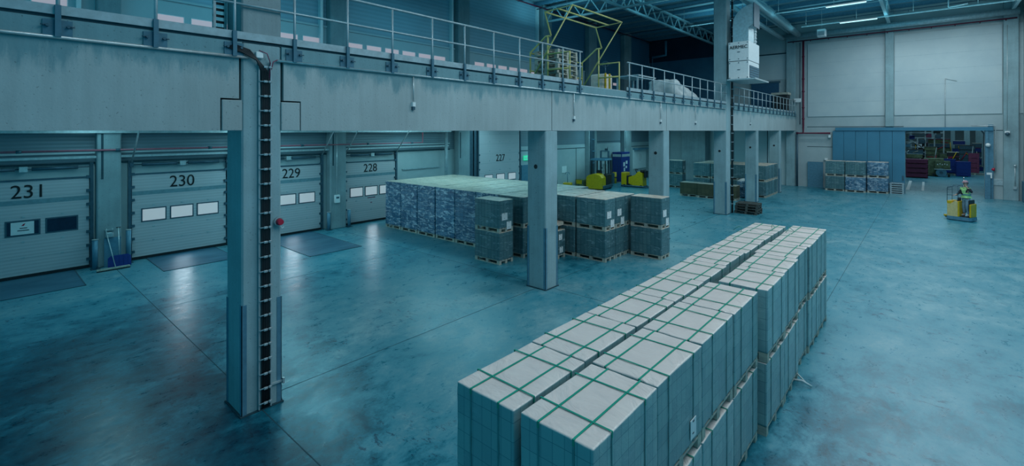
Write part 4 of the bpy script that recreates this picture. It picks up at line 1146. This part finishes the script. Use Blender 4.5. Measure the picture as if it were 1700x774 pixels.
# reach truck seen from behind
t = thing('forklift', 'yellow reach truck with dark overhead guard parked behind the wrapped block', 'forklift', (-19.0, 31.6, 0), .15)
b = MB()
poly = [(-.62, .12), (.62, .12), (.62, .95)] + [(.62-.62*2*k/10, .95+.28*math.sin(PI*k/10)**.6) for k in range(1, 10)] + [(-.62, .95)]
b.prism(poly, 'y', -.75, .35, 0); b.build('counterweight', M['yellow'], t)
MB().box(-.66, -.5, .1, .70, 1.3, .35, 0, .03).build('chassis', M['steel_dark'], t)
MB().box(.2, .1, .35, .68, 1.2, 1.15, 0, .05).build('battery_housing', M['black'], t)
b = MB()
for (x, y) in ((-.55, .1), (.60, .1), (-.55, 1.2), (.60, 1.2)): b.bar((x, y, .9), (x*.95, y, 2.2), .07, .07)
b.build('guard_post', M['black'], t)
b = MB().box(-.64, -.05, 2.2, .66, 1.3, 2.30, 0, .02)
for k in range(6): b.box(-.6, .05+k*.2, 2.3, .62, .09+k*.2, 2.34)
b.build('overhead_guard', M['steel_blue'], t)
b = MB()
for x in (-.32, .32): b.box(x-.05, 1.35, .05, x+.05, 1.5, 2.9)
for z in (.6, 1.5, 2.3, 2.85): b.box(-.32, 1.38, z, .32, 1.46, z+.08)
b.build('mast', M['steel_dark'], t)
MB().box(-.25, .3, .8, .2, .45, 1.45, 0, .05).build('seat', M['black'], t)
MB().box(.0, 1.0, 1.2, .4, 1.04, 1.9, 0).build('document_board', M['galv'], t)
for x in (-.5, .55): MB().cyl((x-.08, 1.15, .16), (x+.08, 1.15, .16), .16, 16).build('wheel', M['black'], t)
for x in (-.3, .2): MB().box(x-.06, 1.5, .05, x+.06, 2.6, .1).build('fork', M['steel_dark'], t)
# walkie trucks
def walkie(loc, rz, label, big=False):
    t = thing('pallet_truck', label, 'pallet truck', loc, rz)
    if big:
        MB().box(-1.0, -.38, .12, -.55, .38, 1.15, 0, .05).build('battery_cover', M['yellow'], t)
        b = MB(); b.prism([(.05, .15), (.85, .15), (.80, 1.15), (.45, 1.28), (.2, 1.0), (-.35, .8), (-.35, .3)], 'y', -.38, .38, 0); b.build('hood', M['yellow'], t)
        MB().box(-1.02, -.4, .04, .95, .4, .16, 0, .03).build('chassis', M['steel_dark'], t)
        MB().box(-.52, -.34, .2, -.37, .34, .9, 0, .02).build('backrest', M['black'], t)
        MB().tube([(.3, -.2, 1.1), (.2, -.2, 1.35), (.05, 0, 1.42), (.2, .2, 1.35)], .04, 8).build('handlebar', M['black'], t)
        MB().box(.55, -.25, 1.2, .9, .25, 1.42, 0, .05).build('console', M['black'], t)
        MB().box(.86, -.2, .8, 1.05, .2, 1.35, 0, .04).build('bag', M['black'], t)
        for y in (-.25, .25): MB().box(.9, y-.08, .03, 2.1, y+.08, .1).build('fork', M['steel_dark'], t)
        for x in (-.7, .7): MB().cyl((x, -.39, .11), (x, -.3, .11), .11, 14).build('wheel', M['black'], t)
    else:
        MB().box(-.35, -.3, .12, .3, .3, .62, 0, .05).build('hood', M['yellow'], t)
        MB().box(-.38, -.32, .05, .35, .32, .16, 0, .02).build('chassis', M['steel_dark'], t)
        MB().box(-.2, -.32, .5, .1, -.30, .64, 0).build('panel', M['white_box'], t)
        MB().cyl((0, 0, .6), (.05, 0, 1.3), .025, 8).build('tiller', M['steel_blue'], t)
        MB().tube([(.05, -.16, 1.25), (.05, -.12, 1.38), (.05, .12, 1.38), (.05, .16, 1.25)], .022, 6).build('handle', M['steel_blue'], t)
        for y in (-.2, .2): MB().box(.3, y-.07, .04, 1.3, y+.07, .1).build('fork', M['steel_dark'], t)
    return t
walkie((-17.6, 34.9, 0), .05, 'yellow ride-on pallet truck parked right of the blue cabinet', True)
walkie((-20.2, 29.3, 0), -1.2, 'small yellow walk-behind truck by the wall, left of the forklift')
t = thing('battery_charger', 'small yellow and dark charger box on the floor just left of the forklift', 'charger', (-20.1, 31.1, 0))
MB().box(-.4, -.32, 0, .3, .32, .75, 0, .02).build('casing', M['olive'], t); MB().box(-.3, -.34, .4, .2, -.32, .7).build('panel', M['yellow'], t)
t = thing('hand_truck', 'dark upright handles of a hand truck by the wall right of the second column', 'hand truck', (-20.2, 27.9, 0))
for y in (-.15, .15): MB().cyl((0, y, 0), (-.1, y, 1.3), .03, 8).build('upright', M['steel_dark'], t)
MB().box(-.05, -.2, 0, .35, .2, .03).build('toe_plate', M['steel_dark'], t); MB().box(-.08, -.15, .8, -.04, .15, .84).build('cross_bar', M['steel_dark'], t)

# the ride-on truck with its driver in the open hall
TR = thing('order_truck', 'yellow ride-on low lift truck being driven across the open hall floor', 'ride-on truck', (1.24, 32.8, 0), 0)
TR.scale = (.72, .86, 1)
A = math.radians(-22)
TR.rotation_euler = (0, 0, A)
# local: +x to the right of the picture, +y away
b = MB(); poly = [(-.66, -.2), (-.52, -.42), (.62, -.42), (.72, -.30), (.72, .38), (.6, .46), (-.55, .46), (-.68, .3)]
b.prism(poly, 'z', .06, .20, 0); b.prism([(p[0]*1.02, p[1]*1.04) for p in poly], 'z', .035, .09, 0)
b.build('chassis', M['steel_blue'], TR)
b = MB().prism([(-.56, .20), (.02, .20), (.02, .92), (-.14, .98), (-.30, .86), (-.56, .94)], 'y', -.38, .40, 0)
b.build('hood', M['tan'], TR)
MB().box(.0, -.39, .2, .10, .41, .97, 0, .02).build('hood_edge', M['yellow'], TR)
MB().box(-.57, -.385, .82, -.32, .405, .96, 0, .01).build('tray', M['yellow'], TR)
MB().box(-.60, -.30, .2, -.56, .30, .75, 0).build('side_panel', M['steel_blue'], TR)
MB().box(.60, -.34, .2, .70, .40, .86, 0, .03).build('backrest', M['yellow'], TR)
MB().box(.55, -.32, .5, .61, .38, 1.05, 0, .03).build('back_cushion', M['black'], TR)
MB().box(.10, -.34, .2, .60, .40, .225, 0).build('foot_mat', M['black'], TR)
b = MB().tube([(-.58, -.34, .9), (-.58, -.34, 1.58), (-.52, -.34, 1.66), (-.05, -.34, 1.70), (.02, -.34, 1.66), (.02, -.34, .95)], .018, 8)
b.tube([(-.58, .30, .9), (-.58, .30, 1.62), (-.52, .30, 1.70), (-.05, .30, 1.74), (.02, .30, 1.70)], .016, 8)
b.tube([(-.58, -.34, 1.24), (.02, -.34, 1.26)], .013, 6); b.tube([(-.58, -.34, 1.58), (-.58, .30, 1.62)], .016, 6); b.tube([(-.3, -.34, 1.68), (-.3, -.34, 1.55), (-.58, -.34, 1.52)], .012, 6)
b.tube([(-.05, -.34, 1.70), (-.05, .30, 1.74)], .016, 6)
b.build('guard_frame', M['steel_dark'], TR)
b = MB().cyl((.02, .32, .9), (.04, .34, 2.15), .022, 8, 0)
for k in range(3): b.cyl((.036, .338, 1.75+k*.14), (.038, .34, 1.82+k*.14), .028, 8, 1)
b.build('flag_pole', [M['paper'], M['black']], TR)
b = MB().tube([(-.12, -.15, .95), (-.02, -.15, 1.08), (.06, -.15, 1.05)], .03, 8); b.box(-.16, -.05, .92, -.02, .2, 1.12, 0, .03); b.build('steering_control', M['black'], TR)
for (x, y) in ((-.45, -.36), (.5, -.34), (-.45, .38)): MB().cyl((x, y-.04, .08), (x, y+.04, .08), .08, 14).build('wheel', M['black'], TR)
b = MB().box(-.95, .15, .05, -.6, .30, .14, 0, .02); b.box(-1.0, .13, .10, -.7, .32, .18, 1, .02); b.build('fork', [M['black'], M['yellow']], TR)

# driver: one continuous body, clothes as separate pieces
def skin_obj(name, joints, edges, mat, parent, sub=2, root=0):
    me = bpy.data.meshes.new(name)
    me.from_pydata([j[:3] for j in joints], edges, [])
    o = bpy.data.objects.new(name, me); C.objects.link(o); o.parent = parent
    me.materials.append(mat)
    o.modifiers.new('skin', 'SKIN')
    if not me.skin_vertices: me.attributes.new('x', 'FLOAT', 'POINT')
    if not me.skin_vertices:
        bpy.context.view_layer.objects.active = o; o.select_set(True)
        bpy.ops.mesh.customdata_skin_add(); o.select_set(False)
    for i, j in enumerate(joints):
        r = j[3]
        me.skin_vertices[0].data[i].radius = (r, j[4] if len(j) > 4 else r)
        me.skin_vertices[0].data[i].use_root = (i == root)
    o.modifiers['skin'].use_smooth_shade = True
    s = o.modifiers.new('sub', 'SUBSURF'); s.levels = sub; s.render_levels = sub
    return o
P = thing('person', 'person in lime vest riding the yellow truck, one arm raised to the head', 'person', (1.45, 32.70, .225), math.radians(38))
# local: faces -x (towards the truck front), slightly towards the camera; +z up
PH = {
 'pel': (0, 0, .92, .125, .15), 'wai': (0, 0, 1.06, .115, .14), 'che': (-.02, 0, 1.26, .125, .165), 'upc': (-.02, 0, 1.38, .10, .14), 'nek': (-.03, 0, 1.47, .055, .055), 'hd0': (-.04, 0, 1.55, .075, .075), 'hd1': (-.045, 0, 1.64, .095, .085), 'hd2': (-.035, 0, 1.71, .07, .07),
 'shL': (-.02, -.17, 1.39, .058), 'elL': (-.02, -.34, 1.22, .043), 'wrL': (-.13, -.20, 1.44, .028), 'plL': (-.14, -.165, 1.50, .034, .02),
 'shR': (-.02, .17, 1.39, .058), 'elR': (-.14, .24, 1.14, .043), 'wrR': (-.36, .14, 1.05, .028), 'plR': (-.43, .12, 1.045, .034, .02),
 'hpL': (.0, -.095, .86, .09), 'knL': (-.06, -.12, .49, .062), 'anL': (.02, -.13, .09, .043), 'toL': (-.13, -.15, .035, .035),
 'hpR': (.0, .095, .86, .09), 'knR': (-.03, .12, .48, .062), 'anR': (.04, .13, .09, .043), 'toR': (-.11, .15, .035, .035)}
keys = list(PH); ix = {k: i for i, k in enumerate(keys)}
ed = [('pel','wai'),('wai','che'),('che','upc'),('upc','nek'),('nek','hd0'),('hd0','hd1'),('hd1','hd2'),('upc','shL'),('shL','elL'),('elL','wrL'),('wrL','plL'),('upc','shR'),('shR','elR'),('elR','wrR'),('wrR','plR'),
      ('pel','hpL'),('hpL','knL'),('knL','anL'),('anL','toL'),('pel','hpR'),('hpR','knR'),('knR','anR'),('anR','toR')]
J = [PH[k] for k in keys]; E_ = [(ix[a], ix[c]) for a, c in ed]
# fingers grow out of the palms
for palm, dx in (('plL', (.0, .25, 1)), ('plR', (-1, 0, -.15))):
    p = Vector(PH[palm][:3]); d = Vector(dx).normalized(); sidev = Vector((1, 0, 0)) if palm == 'plL' else Vector((0, 1, 0))
    for k, (o_, L) in enumerate(((-.028, .070), (-.010, .080), (.010, .075), (.028, .060))):
        b0 = p + d*.03 + sidev*o_; b1 = b0 + d*L*.55; b2 = b1 + (d*.6+Vector((-.1, .5, -.5)) if palm == 'plL' else d*.5+Vector((0, 0, -.8))).normalized()*L*.45
        i0 = len(J); J += [(*b0, .0095), (*b1, .0085), (*b2, .007)]; E_ += [(ix[palm], i0), (i0, i0+1), (i0+1, i0+2)]
    b0 = p - sidev*.035; b1 = b0 - sidev*.02 + d*.03; i0 = len(J); J += [(*b0, .011), (*b1, .009)]; E_ += [(ix[palm], i0), (i0, i0+1)]
skin_obj('body', J, E_, M['skin'], P, 2, ix['pel'])
hb = MB(); hb.sph((-.130, 0, 1.625), .016, 8, 6, 0, (1, .8, 1.4))
for s in (-1, 1): hb.sph((-.118, s*.034, 1.655), .011, 8, 6, 1); hb.sph((-.035, s*.088, 1.63), .022, 8, 6, 0, (.9, .35, 1.3))
hb.box(-.128, -.025, 1.578, -.118, .025, 1.584, 2)
hb.build('face_features', [M['skin'], M['dark_cloth'], M['maroon']], P)
skin_obj('trousers', [(0, 0, 1.00, .135, .16), (0, 0, .90, .135, .165), (0, -.095, .84, .105), (-.06, -.12, .49, .082), (.02, -.13, .12, .075), (0, .095, .84, .105), (-.03, .12, .48, .082), (.04, .13, .12, .075)],
         [(0, 1), (1, 2), (2, 3), (3, 4), (1, 5), (5, 6), (6, 7)], M['denim'], P, 2, 1)
skin_obj('dark_sweater', [(0, 0, 1.04, .12, .15), (-.02, 0, 1.26, .13, .17), (-.02, 0, 1.40, .10, .14), (-.03, 0, 1.46, .065), (-.02, -.17, 1.40, .068), (-.02, -.34, 1.22, .055), (-.115, -.22, 1.41, .042), (-.02, .17, 1.40, .068), (-.14, .24, 1.14, .055), (-.33, .15, 1.06, .042)],
         [(0, 1), (1, 2), (2, 3), (2, 4), (4, 5), (5, 6), (2, 7), (7, 8), (8, 9)], M['dark_cloth'], P, 2, 1)
skin_obj('safety_vest', [(0, 0, .93, .155, .185), (0, 0, 1.08, .145, .175), (-.02, 0, 1.28, .150, .195), (-.02, 0, 1.41, .105, .15), (-.02, -.15, 1.41, .078), (-.02, -.23, 1.34, .072), (-.02, .15, 1.41, .078), (-.05, .21, 1.31, .072)],
         [(0, 1), (1, 2), (2, 3), (3, 4), (4, 5), (3, 6), (6, 7)], M['hivis'], P, 2, 1)
b = MB()
for k in range(24):
    a0 = 2*PI*k/24; a1 = 2*PI*(k+1)/24
    for z in (1.09,): b.bar((.165*math.cos(a0), .195*math.sin(a0), z), (.165*math.cos(a1), .195*math.sin(a1), z), .01, .05)
b.build('reflective_band', M['steel_blue'], P)
b = MB().sph((-.04, 0, 1.70), .108, 16, 10, 0, (1.08, 1, .85)); b.v = [(x, y, max(z, 1.675)) for (x, y, z) in b.v]
b.prism([(-.13, -.07), (-.20, -.05), (-.215, 0), (-.20, .05), (-.13, .07)], 'z', 1.680, 1.692, 0)
b.build('cap', M['capcloth'], P)
b = MB().sph((-.02, 0, 1.655), .098, 12, 8, 0, (1, .98, 1)); b.v = [(max(x, -.055), y, z) for (x, y, z) in b.v]; b.build('hair', M['dark_cloth'], P)
for s, ax in ((-1, .02), (1, .04)):
    b = MB().sph((ax-.08, s*.145, .045), .05, 12, 8, 0, (2.5, .95, .9)); b.v = [(x, y, max(z, .003)) for (x, y, z) in b.v]; b.build('shoe', M['steel'], P)
# ------------------------------------------------------------------ the next hall, seen through the opening
b = MB().box(-12, 90, 0, 14, 90.3, 9, 0); struct(b.build('wall_rear', [M['grey_wall']]))
b = MB().box(-12.3, YF+.3, 0, -12, 90, 9, 0); struct(b.build('wall_next_left', [M['grey_wall']]))
b = MB().box(9.0, YF+.3, 0, 9.3, 90, 9, 0)
for k in range(14): b.box(8.9, 46+k*3, 0, 9.0, 46.5+k*3, 9, 1)
struct(b.build('wall_next_right', [M['grey_wall'], M['concrete']]))
b = MB().box(-12, YF+.3, 8.3, 9, 90, 8.6, 0); struct(b.build('ceiling_next', [M['roof']]))
for i, (x, y, w_) in enumerate(((-4.4, 86, .5), (-1.8, 86, .4), (.6, 84, .5), (2.4, 82, .4), (3.6, 80, .5), (4.5, 77, .6), (5.0, 72, .55), (5.0, 66, .55), (5.1, 60.0, .5), (4.05, 54, .28))):
    struct(MB().box(x-w_/2, y-w_/2, 0, x+w_/2, y+w_/2, 8.3, 0).build('next_hall_column', M['concrete'] if i % 2 else M['truss']))
tag(MB().bar((4.0, 54, 3.4), (3.2, 55, 4.8), .12, .12).build('column_brace', M['steel_dark']), 'dark diagonal brace at the right side beyond the far opening', 'brace')
tag(MB().bar((-3.4, 70, 4.0), (4.5, 78, 6.3), .3, .35).build('crane_beam', M['steel_dark']), 'dark sloping beam high above the machines of the next hall', 'beam')
# maroon crate stacks
def crate(w, d, h, mat, nm, ribs=3):
    t = thing(nm, 'x', 'crate', (0, 0, 0))
    b = MB(); th = .03
    b.box(-w/2, -d/2, .05, w/2, d/2, .09, 0)
    b.box(-w/2, -d/2, .05, -w/2+th, d/2, h, 0); b.box(w/2-th, -d/2, .05, w/2, d/2, h, 0)
    b.box(-w/2, -d/2, .05, w/2, -d/2+th, h, 0); b.box(-w/2, d/2-th, .05, w/2, d/2, h, 0)
    b.box(-w/2-.02, -d/2-.02, h-.05, w/2+.02, d/2+.02, h-.02, 0)
    b.build('tub', M[mat], t)
    b = MB()
    for k in range(ribs): b.box(-w/2-.015, -d/2-.015, h*(k+1)/(ribs+1), w/2+.015, -d/2, h*(k+1)/(ribs+1)+.02, 0)
    for x in (-w/2+.1, w/2-.1): b.box(x-.06, -d/2, 0, x+.06, d/2, .05, 0)
    b.build('rib', M[mat], t)
    return t
c1 = crate(1.62, 1.1, .44, 'maroon', 'maroon_crate', 1)
nm = ['bottom', 'second from the bottom', 'second from the top', 'top']
for i in range(4): put(c1, (-.78, 59.8, i*.442), 0, 'wide maroon crate in the far opening, %s of stack' % nm[i], 'wide maroon crates')
c2 = crate(.78, .8, .5, 'maroon', 'maroon_crate', 1)
pal = thing('wooden_pallet', 'long pale pallet under the tall maroon stack beyond the opening', 'pallet', (3.6, 67.5, 0)); pallet_mb(2.0, 1.2, .16).build('pallet_body', M['wood'], pal)
for i in range(4): put(c2, (3.55, 67.8, .165+i*.502), 0, 'narrow maroon crate right of the blue bins, %s of stack' % nm[i], 'narrow maroon crates')
pal = thing('wooden_pallet', 'pale pallet under the blue crates beyond the opening', 'pallet', (2.05, 65.6, 0)); pallet_mb(2.2, 1.0, .16).build('pallet_body', M['wood'], pal)
c3 = crate(1.02, 1.0, 1.45, 'blue', 'blue_bin', 3)
put(c3, (1.62, 65.6, .165), 0, 'deep blue bin on a pallet beyond the opening, left one of the pair', 'blue bins')
put(c3, (2.62, 64.4, .0), .05, 'deep blue bin standing on the floor beyond the opening, right one of the pair', 'blue bins')
# olive machine with a reel
t = thing('olive_machine', 'olive green machine with round dark reel beyond the opening', 'machine', (.65, 62.5, 0))
MB().box(-.95, 0, .05, .55, 1.2, 1.75, 0, .03).build('cabinet', M['olive'], t)
MB().box(-.1, -.35, .75, 1.0, .2, 1.55, 0, .03).build('control_desk', M['olive'], t)
MB().cyl((.35, -.45, .42), (.35, -.1, .42), .40, 24).build('reel', M['steel_blue'], t); MB().cyl((.35, -.48, .42), (.35, -.08, .42), .14, 16).build('hub', M['steel_dark'], t)
b = MB()
for k in range(5): b.box(.05+k*.17, -.37, 1.15+.06*(k % 2), .12+k*.17, -.35, 1.25+.06*(k % 2))
b.build('button', M['paper'], t)
MB().box(-.15, -.5, .70, 1.05, .2, .76).build('ledge', M['galv'], t)
for x in (-.2, .9): MB().box(x-.08, -.3, 0, x+.08, .1, .3).build('leg', M['black'], t)
# stacked goods behind, each stands on the floor
rr = random.Random(3)
defs = [('olive_crate', 'olive', -1.1, 70, 1.4, 2.4), ('olive_crate', 'olive', .35, 71.4, 1.1, 2.7), ('olive_crate', 'olive', 1.45, 70, 1.0, 2.0), ('dark_crate', 'black', 2.0, 68.4, .9, 2.25), ('dark_crate', 'steel_dark', 3.3, 72, 1.3, 2.9), ('olive_crate', 'olive', 1.1, 76, 2.0, 3.5), ('blue_crate', 'blue', 2.9, 78.6, 1.2, 3.3), ('blue_crate', 'blue', 4.15, 74.5, .9, 3.1), ('dark_crate', 'black', -.6, 78, 1.3, 3.0)]
words = ['left of the reel machine', 'above the reel machine', 'left of the dark crates', 'just above the left blue bin', 'above the right blue bin', 'tall and topmost in the middle', 'rounded top, centre right', 'farther right', 'far left']
for i, (nm_, mt, x, y, w_, h_) in enumerate(defs):
    t = thing(nm_.replace('crate', 'crate_stack'), '%s stack of boxes in the next hall, %s' % ({'olive': 'olive green', 'black': 'black', 'steel_dark': 'dark grey', 'blue': 'dark blue'}[mt], words[i]), 'box stack', (x, y, 0))
    n_ = max(3, int(h_/.45)); hh = h_/n_
    for k in range(n_):
        ww = w_*rr.uniform(.8, 1.0); ox = rr.uniform(-.1, .1)
        MB().box(ox-ww/2, -.5, k*hh, ox+ww/2, .5, (k+1)*hh-.05, 0, .03).build('box', M[rr.choice([mt, mt, 'olive' if mt == 'olive' else mt, 'steel_dark'])], t)
        MB().box(ox-ww/2-.02, -.52, (k+1)*hh-.05, ox+ww/2+.02, .52, (k+1)*hh, 0).build('tray', M[rr.choice(['wood', 'galv', 'steel_dark', 'maroon', 'wood_dark', 'black'])], t)
    for q in range(3):
        MB().cyl((rr.uniform(-w_/2, w_/2), -.56, rr.uniform(.5, h_)), (rr.uniform(-w_/2, w_/2), -.54, rr.uniform(.5, h_)), .04, 6).build('loose_part', M[rr.choice(['galv', 'yellow', 'red_lamp', 'wood'])], t)
# white framed conveyor machinery on the left
t = thing('conveyor_frame', 'white framed conveyor machinery with dark beam at the upper left of the opening', 'machine', (-1.6, 74, 0))
for (x, y, h_) in ((-1.2, 0, 4.3), (-.5, 0, 4.0), (.1, .3, 4.4), (.7, 0, 3.7), (1.4, 0, 4.6), (2.2, .5, 4.9), (3.0, 0, 4.6)):
    MB().box(x-.06, y-.06, 0, x+.06, y+.06, h_).build('upright', M['galv'], t)
for (z, x0, x1) in ((1.9, -1.3, 1.5), (2.5, -1.3, 2.2), (3.1, -1.3, .8), (3.6, -.6, 3.0), (4.2, -1.2, 3.0)):
    MB().box(x0, -.08, z, x1, .08, z+.1).build('crossbar', M['galv'], t)
for (x, z, w_, mt) in ((-.9, 2.15, .5, 'steel_dark'), (-.2, 2.75, .5, 'steel_blue'), (.45, 2.1, .5, 'black'), (1.1, 3.2, .6, 'steel_dark'), (.9, 2.7, .4, 'white_box'), (1.7, 3.9, .5, 'maroon'), (2.5, 3.8, .5, 'steel_dark'), (2.4, 4.4, .6, 'black'), (.2, 3.7, .5, 'blue')):
    MB().box(x-w_/2, -.25, z-.2, x+w_/2, .25, z+.22, 0, .02).build('drive_box', M[mt], t)
for (x0, z0, x1, z1) in ((-1.2, 3.4, 1.6, 4.1), (-1.0, 2.6, .3, 3.2), (.2, 3.3, 1.3, 2.4)):
    MB().bar((x0, -.2, z0), (x1, -.2, z1), .1, .1).build('brace', M['steel_dark' if z0 > 3.35 else 'galv'], t)
